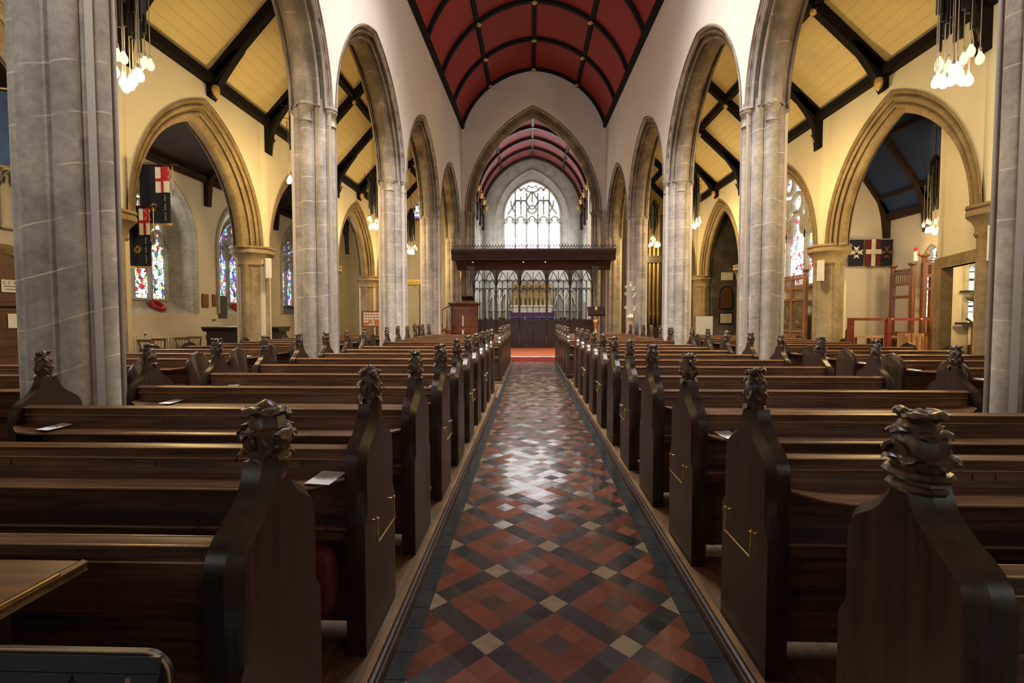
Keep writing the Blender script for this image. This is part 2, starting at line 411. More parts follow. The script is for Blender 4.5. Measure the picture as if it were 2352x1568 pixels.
emis('spot_lit', (1.0, 0.85, 0.6), 9)

# ------------------------------------------------------------------ arch maths
def arc_z(s, a, h):                      # pointed arch: height at offset s, half span a, rise h
    s = min(abs(s), a)
    if h < 1e-6: return 0.0
    if h < a: return h * math.sqrt(max(0, 1 - (s / a) ** 2))
    Rr = (a * a + h * h) / (2 * a)
    return math.sqrt(max(0.0, Rr * Rr - (s + Rr - a) ** 2))
def wall(mb, Mf, s0, s1, z0, z1, ops, th, n=22):
    zt = z1 if callable(z1) else (lambda s: z1)
    ss = {s0, s1}
    for o in ops:
        for i in range(n + 1): ss.add(min(s1, max(s0, o['c'] + o['a'] * (-math.cos(PI * i / n)))))
    k = 1
    while s0 + k < s1: ss.add(s0 + k); k += 1
    ss = sorted(ss); out = [ss[0]]
    for x in ss[1:]:
        if x - out[-1] > 1e-5: out.append(x)
    ss = out
    for a, b in zip(ss[:-1], ss[1:]):
        m = (a + b) / 2; op = None
        for o in ops:
            if abs(m - o['c']) < o['a']: op = o
        def q(za0, za1, zb0, zb1):
            for u in (0, th): mb.face([Mf(a, u, za0), Mf(b, u, zb0), Mf(b, u, zb1), Mf(a, u, za1)])
        if op is None: q(z0, zt(a), z0, zt(b)); continue
        h = op['zt'] - op['zs']
        ta = op['zs'] + arc_z(a - op['c'], op['a'], h); tb = op['zs'] + arc_z(b - op['c'], op['a'], h)
        q(ta, zt(a), tb, zt(b))
        mb.face([Mf(a, 0, ta), Mf(b, 0, tb), Mf(b, th, tb), Mf(a, th, ta)])
        if op['zb'] > z0 + 1e-4:
            q(z0, op['zb'], z0, op['zb'])
            mb.face([Mf(a, 0, op['zb']), Mf(b, 0, op['zb']), Mf(b, th, op['zb']), Mf(a, th, op['zb'])])
    for o in ops:
        for e in (-1, 1):
            s = o['c'] + e * o['a']
            if s0 < s < s1:
                mb.face([Mf(s, 0, o['zb']), Mf(s, th, o['zb']), Mf(s, th, o['zs']), Mf(s, 0, o['zs'])])
    for s in (s0, s1): mb.face([Mf(s, 0, z0), Mf(s, th, z0), Mf(s, th, zt(s)), Mf(s, 0, zt(s))])
    for a, b in zip(ss[:-1], ss[1:]): mb.face([Mf(a, 0, zt(a)), Mf(b, 0, zt(b)), Mf(b, th, zt(b)), Mf(a, th, zt(a))])
def band(mb, Mf, c, a, zs, zt, prof, leg=0.0, n=18, sm=True):
    h = zt - zs; Rr = (a * a + h * h) / (2 * a); cc = Rr - a
    for e in (-1, 1):
        rows = []
        if leg > 0: rows.append([Mf(c + e * (a + dr), u, zs - leg) for dr, u in prof])
        for i in range(n + 1):
            row = []
            for dr, u in prof:
                r = Rr + dr; pm = math.acos(max(-1, min(1, cc / r))); ph = pm * i / n
                row.append(Mf(c + e * (r * math.cos(ph) - cc), u, zs + r * math.sin(ph)))
            rows.append(row)
        mb.grid(rows, sm)
def arch_line(c, a, zs, zt, n=14):
    h = zt - zs; pts = []
    for i in range(n + 1):
        s = -a * math.cos(PI * i / n); pts.append((c + s, zs + arc_z(s, a, h)))
    return pts
def rollprof(d, th, steps=3):
    """stepped, rolled arch moulding: depth d, wall thickness th, symmetric"""
    half = []
    half += [(0.0, -0.02), (-0.10 * d, -0.03), (-0.16 * d, 0.02), (-0.12 * d, 0.06)]
    for (r0, u0, rr) in ((-0.30, 0.10, 0.11), (-0.62, 0.20, 0.11)):
        for k in range(5):
            A = PI * (0.9 - 0.8 * k / 4.0) + PI / 2 * 0
            half.append((r0 * d + rr * d * math.cos(A) * 1.0 - 0.02, (u0 + 0.0) * th - rr * d * math.sin(A)))
        half.append(((r0 - 0.10) * d, (u0 + 0.08) * th)); 
    half += [(-0.80 * d, 0.30 * th), (-0.86 * d, 0.34 * th), (-0.97 * d, 0.37 * th), (-1.0 * d, 0.41 * th)]
    half = sorted(half, key=lambda q: -q[0]) if False else half
    return half + [(r, th - u) for r, u in half[::-1]]

# ------------------------------------------------------------------ key geometry
XL = lambda y: -(3.76 - 0.022 * y)
XR = lambda y: 4.07 - 0.0217 * y
TH = 0.74
PL = [-5.2, -0.5, 4.15, 8.8, 13.45, 18.1, 22.85]
PR = [-5.2, -0.5, 4.2, 9.0, 13.75, 18.4, 22.95]
ZSP, ZAP = 5.2, 8.0
YE = 23.1; YW = -6.0

# floor ---------------------------------------------------------------
fl = MB(); fl.box(-14, 14, YW, 34, -0.3, -0.004); struct(fl, 'floor', M['floor_boards'])
tl = MB(); tl.face([(-0.515, YW, 0), (0.76, YW, 0), (0.76, 16.55, 0), (-0.515, 16.55, 0)]); struct(tl, 'floor_tiles', M['aisle_tiles'])
bt = MB()
for x0, x1 in ((-0.60, -0.515), (0.76, 0.86)):
    y = YW
    while y < 16.5:
        bt.box(x0, x1, y, min(16.5, y + 0.165) - 0.003, -0.003, 0.0015); y += 0.165
struct(bt, 'floor_border', M['black_tile'])
def kerb(x_in, sgn, y0, y1, name):
    mb = MB()
    prof = [(0.0, 0.0), (0.0, 0.022), (0.010, 0.034), (0.018, 0.034), (0.024, 0.046), (0.036, 0.05), (0.044, 0.046), (0.044, 0.0)]
    n = int((y1 - y0) / 0.5) + 1
    rows = []
    for i in range(n + 1):
        y = y0 + (y1 - y0) * i / n; rows.append([(x_in + sgn * u, y, z) for u, z in prof])
    mb.grid(rows, False); mb.face(rows[0]); mb.face(rows[-1][::-1]); return struct(mb, name, M['screen_wood'])
kerb(-0.600, -1, YW, 8.75, 'trim_1'); kerb(0.860, 1, YW, 11.2, 'trim_2')
def strip(x0, x1, y0, y1, z, name, m='kerb_wood'):
    mb = MB(); mb.box(x0, x1, y0, y1, 0, z); return struct(mb, name, M[m])
strip(-0.672, -0.645, YW, 8.75, 0.052, 'trim_3'); strip(0.905, 0.935, YW, 11.2, 0.052, 'trim_4')
for nm, x0, x1, y0, y1 in (('floor_platform_left', -3.35, -0.673, YW, 10.2), ('floor_platform_right', 0.936, 3.45, YW, 10.9),
                           ('floor_platform_front_left', -3.4, -0.62, 10.75, 16.9), ('floor_platform_front_right', 0.86, 3.5, 11.2, 17.4),
                           ('floor_platform_aisle_left', -7.0, -4.4, 0.0, 18.5), ('floor_platform_aisle_right', 4.6, 7.3, 0.0, 18.5)):
    mb = MB(); mb.box(x0, x1, y0, y1, -0.002, 0.042); struct(mb, nm, M['floor_boards'])
st = MB(); st.box(-3.4, 3.6, 16.62, 22.9, 0, 0.135)
struct(st, 'floor_chancel_step', M['carpet'])
st = MB(); st.box(-3.4, 3.6, 16.60, 16.62, 0, 0.118); struct(st, 'trim_5', M['riser_red'])
st = MB(); st.box(-3.4, 3.6, 16.585, 16.66, 0.118, 0.142); struct(st, 'trim_6', M['step_edge'])
ch = MB(); ch.box(-3.6, 3.8, 22.9, 31.3, 0, 0.45); ch.box(-2.8, 3.0, 28.6, 31.3, 0.45, 0.75); struct(ch, 'floor_chancel', M['grey_stone'])

# nave arcades --------------------------------------------------------
def nave_side(sgn, Xf, PP, wname):
    Mf = lambda s, u, z: (Xf(s) + sgn * u, s, z)
    mb = MB(); ops = []
    for a, b in zip(PP[:-1], PP[1:]):
        ops.append(dict(c=(a + b) / 2, a=(b - a) / 2 - 0.11, zb=0.0, zs=ZSP, zt=ZAP - 0.06))
    wall(mb, Mf, YW, YE + 0.4, ZSP, 10.62, ops, TH)
    struct(mb, wname, M['nave_plaster'])
    pr = rollprof(0.36, TH)
    for i, (a, b) in enumerate(zip(PP[:-1], PP[1:])):
        mb = MB(); ha = (b - a) / 2 - 0.06
        mb2 = Mf
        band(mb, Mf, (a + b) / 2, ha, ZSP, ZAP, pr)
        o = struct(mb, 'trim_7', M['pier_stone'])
nave_side(-1, XL, PL, 'wall_left'); nave_side(1, XR, PR, 'wall_right')

def pier_outline():
    q = []
    def arc(cx, cy, r, a0, a1, n):
        for i in range(n + 1):
            a = R(a0 + (a1 - a0) * i / n); q.append((cx + r * math.cos(a), cy + r * math.sin(a)))
    arc(0.275, 0.0, 0.105, 0, 78, 6)
    q.extend([(0.292, 0.125), (0.262, 0.128)])
    arc(0.165, 0.165, 0.115, -8, 98, 8)
    q.extend([(0.128, 0.262), (0.125, 0.292)])
    arc(0.0, 0.275, 0.105, 12, 89, 6)
    out = []
    for k in range(4):
        c, s = [(1, 0), (0, 1), (-1, 0), (0, -1)][k]
        out += [(x * c - y * s, x * s + y * c) for x, y in q]
    return out
PO = pier_outline()
def pier_template():
    e = empty('stone_pier')
    mb = MB(); rows = []
    for z, k in ((0.0, 1.0), (0.5, 1.0), (2.0, 1.0), (3.6, 1.0), (5.35, 1.0)):
        rows.append([(x * k, y * k, z) for x, y in PO])
    mb.grid(rows, True, True); mb.obj('shaft', M['pier_stone'], e)
    mb = MB()
    for z, k in ((0, 1.42), (0.22, 1.42), (0.26, 1.34), (0.42, 1.30), (0.5, 1.2), (0.56, 1.16), (0.6, 1.02)): pass
    rows = [[(x * k, y * k, z) for x, y in PO] for z, k in ((0, 1.30), (0.30, 1.30), (0.34, 1.24), (0.50, 1.22), (0.55, 1.14), (0.60, 1.10), (0.66, 1.005))]
    mb.grid(rows, True, True); mb.face(rows[0][::-1]); mb.obj('base', M['pier_stone'], e)
    for dx, dy in ((1, 0), (-1, 0), (0, 1), (0, -1)):
        c = MB()
        c.lathe([(0.104, -0.28), (0.130, -0.265), (0.110, -0.24), (0.108, -0.10), (0.135, -0.06), (0.155, -0.02), (0.140, 0.0), (0.160, 0.03), (0.155, 0.06), (0.112, 0.08)], (dx * 0.275, dy * 0.275, ZSP), 14)
        c.obj('capital_ring', M['pier_stone'], e)
    return e
pt = pier_template(); first = True
ordn = ['nearest', 'second', 'third', 'fourth', 'fifth', 'sixth', 'seventh']
def place_pier(x, y, lab):
    global first
    o = pt if first else copy_tree(pt)
    first = False
    o.location = (x, y, 0); tag(o, lab, 'pier', 'clustered stone piers of the nave arcade')
for sd, PP, Xf, sg in (('left', PL, XL, -1), ('right', PR, XR, 1)):
    k = 0
    for i, y in enumerate(PP):
        if y < 0: 
            if y < -1: continue
        d = 'behind the camera' if y < 0 else '%s on the %s side counted from the camera' % (ordn[k], sd)
        if y < 0: lab = 'clustered stone pier on the %s beside the camera, outside the picture' % sd
        elif i == len(PP) - 1: lab = 'clustered stone half pier on the %s beside the rood screen' % sd
        else: lab = 'tall grey clustered stone pier, %s' % d
        if y > 0: k += 1
        place_pier(Xf(y) + sg * 0.37, y, lab)

# outer arcades -------------------------------------------------------
PA = [-1.0, 3.6, 8.2, 12.85, 17.5, 22.1, 26.7]
XOL, XOR = -7.1, 7.6; THO = 0.72
def outer_side(sgn, X0, wname):
    THO = 0.72 if sgn < 0 else 0.46
    Mf = lambda s, u, z: (X0 + sgn * u, s, z)
    mb = MB()
    ops = [dict(c=(a + b) / 2, a=(b - a) / 2 - 0.20, zb=0.0, zs=3.3, zt=6.20) for a, b in zip(PA[:-1], PA[1:])]
    wall(mb, Mf, YW, 27.0, 0.0, 8.4, ops, THO); 
    struct(mb, wname, M['aisle_plaster'])
    pr = rollprof(0.44, THO)
    for a, b in zip(PA[:-1], PA[1:]):
        mb = MB(); band(mb, Mf, (a + b) / 2, (b - a) / 2 - 0.16, 3.3, 6.26, pr); struct(mb, 'trim_8', M['ochre_stone'])
outer_side(-1, XOL, 'wall_left_aisle'); outer_side(1, XOR, 'wall_right_aisle')
def outer_pier_template():
    e = empty('octagonal_pier')
    mb = MB(); mb.lathe([(0.44, 0), (0.44, 0.25), (0.38, 0.34), (0.38, 2.85)], n=8, sm=False, rot=PI / 8)
    for dx, dy in ((1, 0), (-1, 0), (0, 1), (0, -1)): mb.lathe([(0.10, 0), (0.10, 2.9)], (dx * 0.32, dy * 0.32, 0), 12)
    mb.obj('shaft', M['ochre_stone'], e)
    mb = MB()
    mb.lathe([(0.40, 2.84), (0.43, 2.88), (0.41, 2.92), (0.42, 3.02), (0.50, 3.14), (0.55, 3.18), (0.55, 3.24), (0.52, 3.28), (0.56, 3.31), (0.54, 3.36)], n=8, sm=False, rot=PI / 8)
    mb.obj('capital', M['ochre_stone'], e); return e
ot = outer_pier_template(); f2 = True
for sd, X0, sg in (('left', XOL, -1), ('right', XOR, 1)):
    for k, y in enumerate(PA):
        if y < 3 or y > 23: continue
        o = ot if f2 else copy_tree(ot); f2 = False
        o.location = (X0 + sg * (0.36 if sg < 0 else 0.20), y, 0)
        if sg > 0: o.scale = (0.92, 0.92, 1)
        tag(o, 'ochre stone pier of the %s outer arcade, %s from the camera' % (sd, ordn[k - 1]), 'pier', 'outer arcade piers')

# aisle roofs ---------------------------------------------------------
def aisle_roof(sgn, X0, Xf, slope, nm, side):
    def zr(x): return 6.75 + (abs(X0) - abs(x)) * slope
    mb = MB()
    xi = 4.15 if sgn < 0 else 4.45
    p = [(X0, zr(X0)), (sgn * xi, zr(xi))]
    mb.face([(p[0][0], YW, p[0][1] + 0.1), (p[1][0], YW, p[1][1] + 0.1), (p[1][0], 27, p[1][1] + 0.1), (p[0][0], 27, p[0][1] + 0.1)])
    mb.face([(p[0][0], YW, p[0][1] + 0.2), (p[1][0], YW, p[1][1] + 0.2), (p[1][0], 27, p[1][1] + 0.2), (p[0][0], 27, p[0][1] + 0.2)])
    struct(mb, 'ceiling_%s_aisle' % side, M['cream_boards'])
    mb = MB(); mb.box(min(X0, X0 - sgn * 0.18), max(X0, X0 - sgn * 0.18), YW, 27, 6.60, 6.80); struct(mb, 'trim_9', M['black_beam'])
    mb = MB(); xp = abs(X0) - 1.55
    mb.bar((sgn * xp, YW, zr(xp) + 0.0), (sgn * xp, 27, zr(xp) + 0.0), 0.16, 0.20); struct(mb, 'trim_10', M['black_beam'])
    k = 0
    for i in range(9):
        y = 6.05 + 2.3 * i + (0.0 if side == 'left' else 0.05)
        e = empty('roof_truss', (X0, y, 6.7), 0, 'black timber roof truss above the %s aisle, %s from the camera' % (side, (ordn + ['eighth', 'ninth'])[i]), 'roof truss', 'black roof trusses of the %s aisle' % side)
        mb = MB(); a = (-sgn * 0.05, 0, 0.02); b = (-sgn * (abs(X0) - 4.15), 0, (abs(X0) - 4.15) * slope + 0.02)
        mb.bar(a, b, 0.17, 0.22); mb.obj('rafter', M['black_beam'], e)
        mb = MB()                                     # curved foot bracket
        pts = []
        for j in range(9):
            t = j / 8.0; A = R(90) * t
            pts.append((0.16 + 0.42 * (1 - math.cos(A)), -0.46 + 0.90 * math.sin(A)))
        poly = [(0.0, -0.85), (0.13, -0.85), (0.15, -0.6)] + pts + [(0.10, 0.08), (0.0, 0.0)]
        poly = [(0.0, -0.78), (0.12, -0.86), (0.15, -0.55), (0.19, -0.3)] if i % 2 else [(0.0, -0.34), (0.10, -0.42), (0.16, -0.30), (0.20, -0.2)]
        poly += [ (0.28, -0.08), (0.42, 0.14), (0.62, 0.42), (0.80, 0.66), (0.62, 0.62), (0.0, 0.05)]
        mb.prism(poly, lambda p, yy: (-sgn * p[0], yy, p[1]), -0.085, 0.085); mb.obj('wall_bracket', M['black_beam'], e)
        if i % 2 == 0:
            mb = MB(); mb.lathe([(0.01, -0.26), (0.06, -0.19), (0.085, -0.10), (0.07, 0.0), (0.02, 0.03)], (-sgn * 0.20, -0.06, -0.14), 8); 
            mb.obj('carved_boss', M['gold'], e, label='gilded carved boss')
        else:
            mb = MB(); mb.tube([(-sgn * 0.14, -0.02, -0.62), (-sgn * 0.22, -0.10, -0.66), (-sgn * 0.27, -0.14, -0.58), (-sgn * 0.30, -0.12, -0.48)], [0.02, 0.028, 0.02, 0.03], 6)
            mb.obj('carved_hook', M['black_metal'], e)
        mb = MB(); mb.ball((-sgn * (abs(X0) - xp), 0, (abs(X0) - xp) * slope - 0.12), 0.09); mb.obj('ceiling_boss', M['gold'], e, label='gilded roof boss')
aisle_roof(-1, XOL, XL, 1.09, 'l', 'left'); aisle_roof(1, XOR, XR, 0.93, 'r', 'right')

# nave ceiling --------------------------------------------------------
def nave_c(y): return (XL(y) + XR(y)) / 2
def nave_h(y): return (XR(y) - XL(y)) / 2
def ceil_pt(y, ph, off=0.0):
    h = nave_h(y); k = h / 3.32; c = 0.98 * k; Rr = 3.46 * k
    a0 = math.asin(c / Rr); A = a0 + (PI - 2 * a0) * ph
    x = (Rr - off) * math.cos(PI - A); z = (Rr - off) * math.sin(A) - c
    z += 0.10 * (1 - abs(2 * ph - 1)) ** 3
    return (nave_c(y) + x, y, 10.52 + z)
mb = MB(); N = 28
rows = [[ceil_pt(y, i / N) for i in range(N + 1)] for y in (YW, 0, 5, 10, 15, 20, YE)]
mb.grid(rows, True); rows = [[(x * 1.03, y, z + 0.15) for x, y, z in r] for r in rows]; mb.grid(rows, True)
struct(mb, 'ceiling', M['red_boards'])
def rib(y, w=0.15, d=0.12):
    mb = MB(); r = []
    for i in range(N + 1):
        a = ceil_pt(y, i / N, 0.0); b = ceil_pt(y, i / N, d); r.append([(a[0], y - w / 2, a[2]), (b[0], y - w / 2, b[2]), (b[0], y + w / 2, b[2]), (a[0], y + w / 2, a[2])])
    mb.grid(r, False, True); return mb
for i in range(9):
    y = YE - 0.08 - 2.38 * i
    struct(rib(y), 'trim_11', M['black_beam'])
    for ph in (0.255, 0.5, 0.745):
        mb = MB(); c = ceil_pt(y, ph, 0.15); mb.ball((0, 0, 0), 0.085, sz=0.7)
        for k in range(4): mb.ball((0.07 * math.cos(k * PI / 2), 0.07 * math.sin(k * PI / 2), 0), 0.045)
        mb.obj('roof_boss', M['gold'], None, (c[0], c[1] - (0.1 if i == 0 else 0), c[2]), label='gilded boss on the %s of the red nave ceiling, rib %s from the east' % ({0.255: 'left slope', 0.5: 'ridge', 0.745: 'right slope'}[ph], (['first'] + ordn[1:] + ['eighth', 'ninth'])[i]), cat='roof boss', group='gilded bosses of the nave ceiling')
for ph in (0.255, 0.5, 0.745):
    mb = MB(); r = []
    for y in (YW, 5, 10, 15, 20, YE):
        a = ceil_pt(y, ph - 0.009); b = ceil_pt(y, ph + 0.009); c = ceil_pt(y, ph + 0.009, 0.10); d = ceil_pt(y, ph - 0.009, 0.10)
        r.append([a, b, c, d])
    mb.grid(r, False, True); struct(mb, 'trim_12', M['black_beam'])
for sg, Xf in ((-1, XL), (1, XR)):
    mb = MB(); r = []
    for y in (YW, YE):
        x = Xf(y); r.append([(x - sg * 0.0, y, 10.40), (x - sg * 0.13, y, 10.40), (x - sg * 0.16, y, 10.56), (x - sg * 0.10, y, 10.72), (x, y, 10.72)])
    mb.grid(r, False, True); mb.face(r[0]); mb.face(r[1]); struct(mb, 'trim_13', M['black_beam'])

# chancel arch wall ---------------------------------------------------
CX = 0.14
Me = lambda s, u, z: (s, YE + u, z)
mb = MB(); wall(mb, Me, -3.75, 4.05, 0, 13.3, [dict(c=CX, a=3.16, zb=0, zs=6.5, zt=11.38)], 0.75, 30)
struct(mb, 'wall_east', M['nave_plaster'])
mb = MB(); band(mb, Me, CX, 3.23, 6.5, 11.46, rollprof(0.40, 0.75), leg=6.5, n=26); struct(mb, 'trim_14', M['arch_stone'])
mb = MB()
for sx in (-1, 1):
    for k, (dx, dy, r) in enumerate(((3.12, -0.03, 0.10), (2.98, 0.10, 0.07), (2.88, 0.25, 0.09))):
        mb.lathe([(r, 0.1), (r, 6.3), (r * 1.4, 6.42), (r * 1.5, 6.5), (r * 0.9, 6.52)], (CX + sx * dx, YE + dy, 0), 12)
struct(mb, 'trim_15', M['pier_stone'])

# chancel -------------------------------------------------------------
YC = 31.0; CA = 3.25
def cz(s): return 7.9 + arc_z(s, CA, 3.75)
mb = MB(); 
for sg in (-1, 1):
    Ms = lambda s, u, z, sg=sg: (CX + sg * (CA - 0.05 + u), s, z)
    wall(mb, Ms, YE + 0.7, YC + 0.3, 0.0, 8.1, [dict(c=25.1, a=0.8, zb=2.4, zs=6.7, zt=7.7), dict(c=27.3, a=0.8, zb=2.4, zs=6.7, zt=7.7), dict(c=29.5, a=0.8, zb=2.4, zs=6.7, zt=7.7)], 0.35)
struct(mb, 'wall_chancel', M['grey_stone'])
mb = MB(); rows = []
for y in (YE + 0.7, YC + 0.2):
    rows.append([(CX + CA * (-math.cos(PI * i / 28)), y, cz(CA * math.cos(PI * i / 28))) for i in range(29)])
mb.grid(rows, True); struct(mb, 'ceiling_chancel', M['chancel_board'])
for y in (24.3, 25.9, 27.5, 29.1, 30.7):
    mb = MB(); r = []
    for i in range(29):
        s = -CA * math.cos(PI * i / 28); z = cz(s); nx = -s / CA * 0.15; nz = -0.15 * math.sqrt(max(0, 1 - (s / CA) ** 2)) - 0.02
        a = (CX + s, z); b = (CX + s + nx, z + nz)
        r.append([(a[0], y - 0.09, a[1]), (b[0], y - 0.09, b[1]), (b[0], y + 0.09, b[1]), (a[0], y + 0.09, a[1])])
    mb.grid(r, False, True)
    for sg in (-1, 1): mb.box(*sorted((CX + sg * (CA - 0.05), CX + sg * (CA - 0.23))), y - 0.09, y + 0.09, 7.0, 8.0)
    struct(mb, 'trim_16', M['screen_wood'])
    for sg in (-1, 1):
        g = MB(); g.ball((0, 0, 0), 0.11, sz=1.8); g.ball((0, 0, 0.24), 0.07); g.ball((-sg * 0.02, -0.08, 0.05), 0.06, sx=2.2)
        g.obj('carved_angel', M['gold'], None, (CX + sg * (CA - 0.33), y - 0.02, 8.4), label='small gilded carved angel on the %s foot of a chancel roof rib, rib at %d' % ('left' if sg < 0 else 'right', int(y)) if False else 'small gilded carved angel at the %s foot of the %s chancel roof rib' % ('left' if sg < 0 else 'right', {24.3: 'first', 25.9: 'second', 27.5: 'third', 29.1: 'fourth', 30.7: 'last'}[y]), cat='carving', group='gilded carvings of the chancel roof')
for s in (-1.9, 0, 1.9):
    mb = MB(); z = cz(s) - 0.08; mb.bar((CX + s, YE + 0.7, z), (CX + s, YC, z), 0.13, 0.12); struct(mb, 'trim_17', M['screen_wood'])
mb = MB(); Mw = lambda s, u, z: (s, YC + u, z)
wall(mb, Mw, CX - 3.6, CX + 3.6, 0.0, 12.5, [dict(c=CX, a=2.2, zb=5.6, zs=7.6, zt=10.72)], 0.16, 26)
struct(mb, 'wall_chancel_east', M['grey_stone'])

def tracery_bars(mb, Mf, segs, w=0.07, d=0.12):
    for pts in segs:
        r = []
        n = len(pts)
        for i, (s, z) in enumerate(pts):
            a = pts[max(0, i - 1)]; b = pts[min(n - 1, i + 1)]
            dx, dz = b[0] - a[0], b[1] - a[1]; L = math.hypot(dx, dz) or 1; nx, nz = -dz / L * w / 2, dx / L * w / 2
            r.append([Mf(s + nx, -d / 2, z + nz), Mf(s + nx * 0.4, -d, z + nz * 0.4), Mf(s - nx * 0.4, -d, z - nz * 0.4), Mf(s - nx, -d / 2, z - nz), Mf(s - nx, d / 2, z - nz), Mf(s + nx, d / 2, z + nz)])
        mb.grid(r, False, True)
def arcseg(c, a, zs, zt, cusp=True):
    out = [arch_line(c, a, zs, zt, 12)]
    if cusp:
        h = zt - zs
        for e in (-1, 1):
            out.append([(c + e * a, zs + 0.15 * h), (c + e * a * 0.55, zs + 0.22 * h), (c + e * a * 0.42, zs + 0.5 * h), (c + e * a * 0.55, zs + 0.72 * h)])
    return out
def ring(c, z, r, n=12, k=1.0): return [(c + r * math.cos(2 * PI * i / n), z + k * r * math.sin(2 * PI * i / n)) for i in range(n + 1)]
WN = [0]
def window(Mf, c, a, zb, zs, zt, lights, glass, frame='grey_stone', splay=None, style='simple', ws=0.08):
    """Mf(s,u,z): u grows outward; glass at u=0"""
    WN[0] += 1
    e = empty('window_%d' % WN[0], Mf(c, 0, zb), kind='structure')
    e.location = (0, 0, 0)
    pts = arch_line(c, a, zs, zt, 24)
    mb = MB(); poly = [Mf(s, 0.03, z) for s, z in [(c - a, zb)] + pts + [(c + a, zb)]]
    cen = Mf(c, 0.03, (zb + zs) / 2)
    for p, q in zip(poly, poly[1:] + poly[:1]): mb.face([cen, p, q])
    mb.obj('glass', M[glass], e)
    mb = MB(); segs = [[(c - a, zb)] + pts + [(c + a, zb), (c - a, zb)]]
    lw = 2 * a / lights; hz = zs
    if style == 'simple':
        for i in range(1, lights): 
            s = -a + lw * i; segs.append([(c + s, zb), (c + s, zs + arc_z(s, a, zt - zs) * 0.55)])
        for i in range(lights):
            cc = c - a + lw * (i + .5); segs += arcseg(cc, lw / 2, zs - 0.1, zs - 0.1 + lw * 0.85)
        if lights >= 3:
            segs.append(ring(c - lw * 0.5, zs + (zt - zs) * 0.46, lw * 0.3)); segs.append(ring(c + lw * 0.5, zs + (zt - zs) * 0.46, lw * 0.3)); segs.append(ring(c, zs + (zt - zs) * 0.75, lw * 0.28))
    if style == 'panel':                      # five light perpendicular tracery
        for i in range(1, lights):
            s = -a + lw * i; segs.append([(c + s, zb), (c + s, zs + 0.1)])
        for i in range(lights):
            cc = c - a + lw * (i + .5); zz = zs - 0.55; segs += arcseg(cc, lw / 2, zz, zz + lw * 0.75)
        for e2 in (-1, 1):
            cc = c + e2 * lw
            # tall pairs of panels above lights two and four
            segs.append([(cc, zs + 0.05), (cc, zt - 0.95)])
            for q in (-0.5, 0.5):
                x = cc + q * lw; top = min(zs + arc_z(x - c, a, zt - zs), zt - 0.62)
                segs.append([(x, zs), (x, top - (0.1 if abs(x - c) < lw else 0))])
                segs += arcseg(cc + q * lw / 2, lw / 4, zs + 0.75, zs + 1.0, False)
                segs += arcseg(cc + q * lw / 2, lw / 4, zs + 1.55, zs + 1.78, False)
            segs.append([(cc - lw / 2, zs + 0.98), (cc + lw / 2, zs + 0.98)])
            segs.append([(c + e2 * lw * 2.2, zs + 0.1), (c + e2 * lw * 1.75, zs + 0.55), (c + e2 * lw * 1.5, zs + 1.0)])
            segs.append([(c + e2 * lw * 1.5, zs + 0.2), (c + e2 * lw * 1.85, zs + 0.62), (c + e2 * lw * 1.9, zs + 1.0)])
            segs.append([(c + e2 * lw * 0.5, zs + 1.0), (c + e2 * lw * 0.15, zs + 1.45), (c, zs + 1.55)])
            segs.append([(c + e2 * lw * 0.5, zs + 0.9), (c + e2 * lw * 0.2, zs + 0.5), (c, zs + 0.42)])
        segs.append(ring(c, zs + 0.42, lw * 0.36, 12)); segs.append([(c, zs + 0.8), (c, zs + 1.5)])
        segs.append([(c, zs + 1.5), (c - lw * 0.55, zt - 0.6), (c - lw * 0.35, zt - 0.28), (c, zt - 0.42), (c + lw * 0.35, zt - 0.28), (c + lw * 0.55, zt - 0.6), (c, zs + 1.5)])
    tracery_bars(mb, Mf, segs, ws, 0.10); mb.obj('tracery', M[frame], e)
    if splay:
        a2, zb2, zs2, zt2, dep = splay
        mb = MB(); p0 = [(c - a, zb)] + pts + [(c + a, zb)]
        p2 = arch_line(c, a2, zs2, zt2, 24); p1 = [(c - a2, zb2)] + p2 + [(c + a2, zb2)]
        rows = []
        for t in (0, 0.12, 0.88, 1.0):
            dd = -dep * t
            k = t if t in (0, 1.0) else (0.16 if t < .5 else 0.84)
            rows.append([Mf(p[0] + (q[0] - p[0]) * k, dd, p[1] + (q[1] - p[1]) * k) for p, q in zip(p0, p1)])
        mb.grid(rows, False)
        mb.face([Mf(c - a, 0, zb), Mf(c + a, 0, zb), Mf(c + a2, -dep, zb2), Mf(c - a2, -dep, zb2)])
        mb.obj('embrasure', M[frame], e)
        mb = MB(); band(mb, lambda s, u, z: Mf(s, -dep - 0.03 + u, z), c, a2 + 0.10, zs2, zt2 + 0.12, [(0.12, 0.03), (0.12, -0.02), (0.04, -0.05), (0, -0.02), (-0.10, 0.03)], leg=zs2 - zb2)
        mb.obj('surround', M['ochre_stone' if frame == 'ochre_stone' else 'grey_stone'], e)
    return e
# great east window
window(lambda s, u, z: (s, YC + 0.12 + u, z), CX, 1.80, 5.85, 7.95, 10.15, 5, 'glass_east', splay=(2.18, 5.6, 7.6, 10.68, 0.12), style='panel', ws=0.12)
# side windows of the chancel
for sg in (-1, 1):
    for yy in (25.1, 27.3, 29.5):
        window(lambda s, u, z, sg=sg: (CX + sg * (CA + 0.1 + u), s, z), yy, 0.8, 2.4, 6.7, 7.7, 2, 'glass_bright')

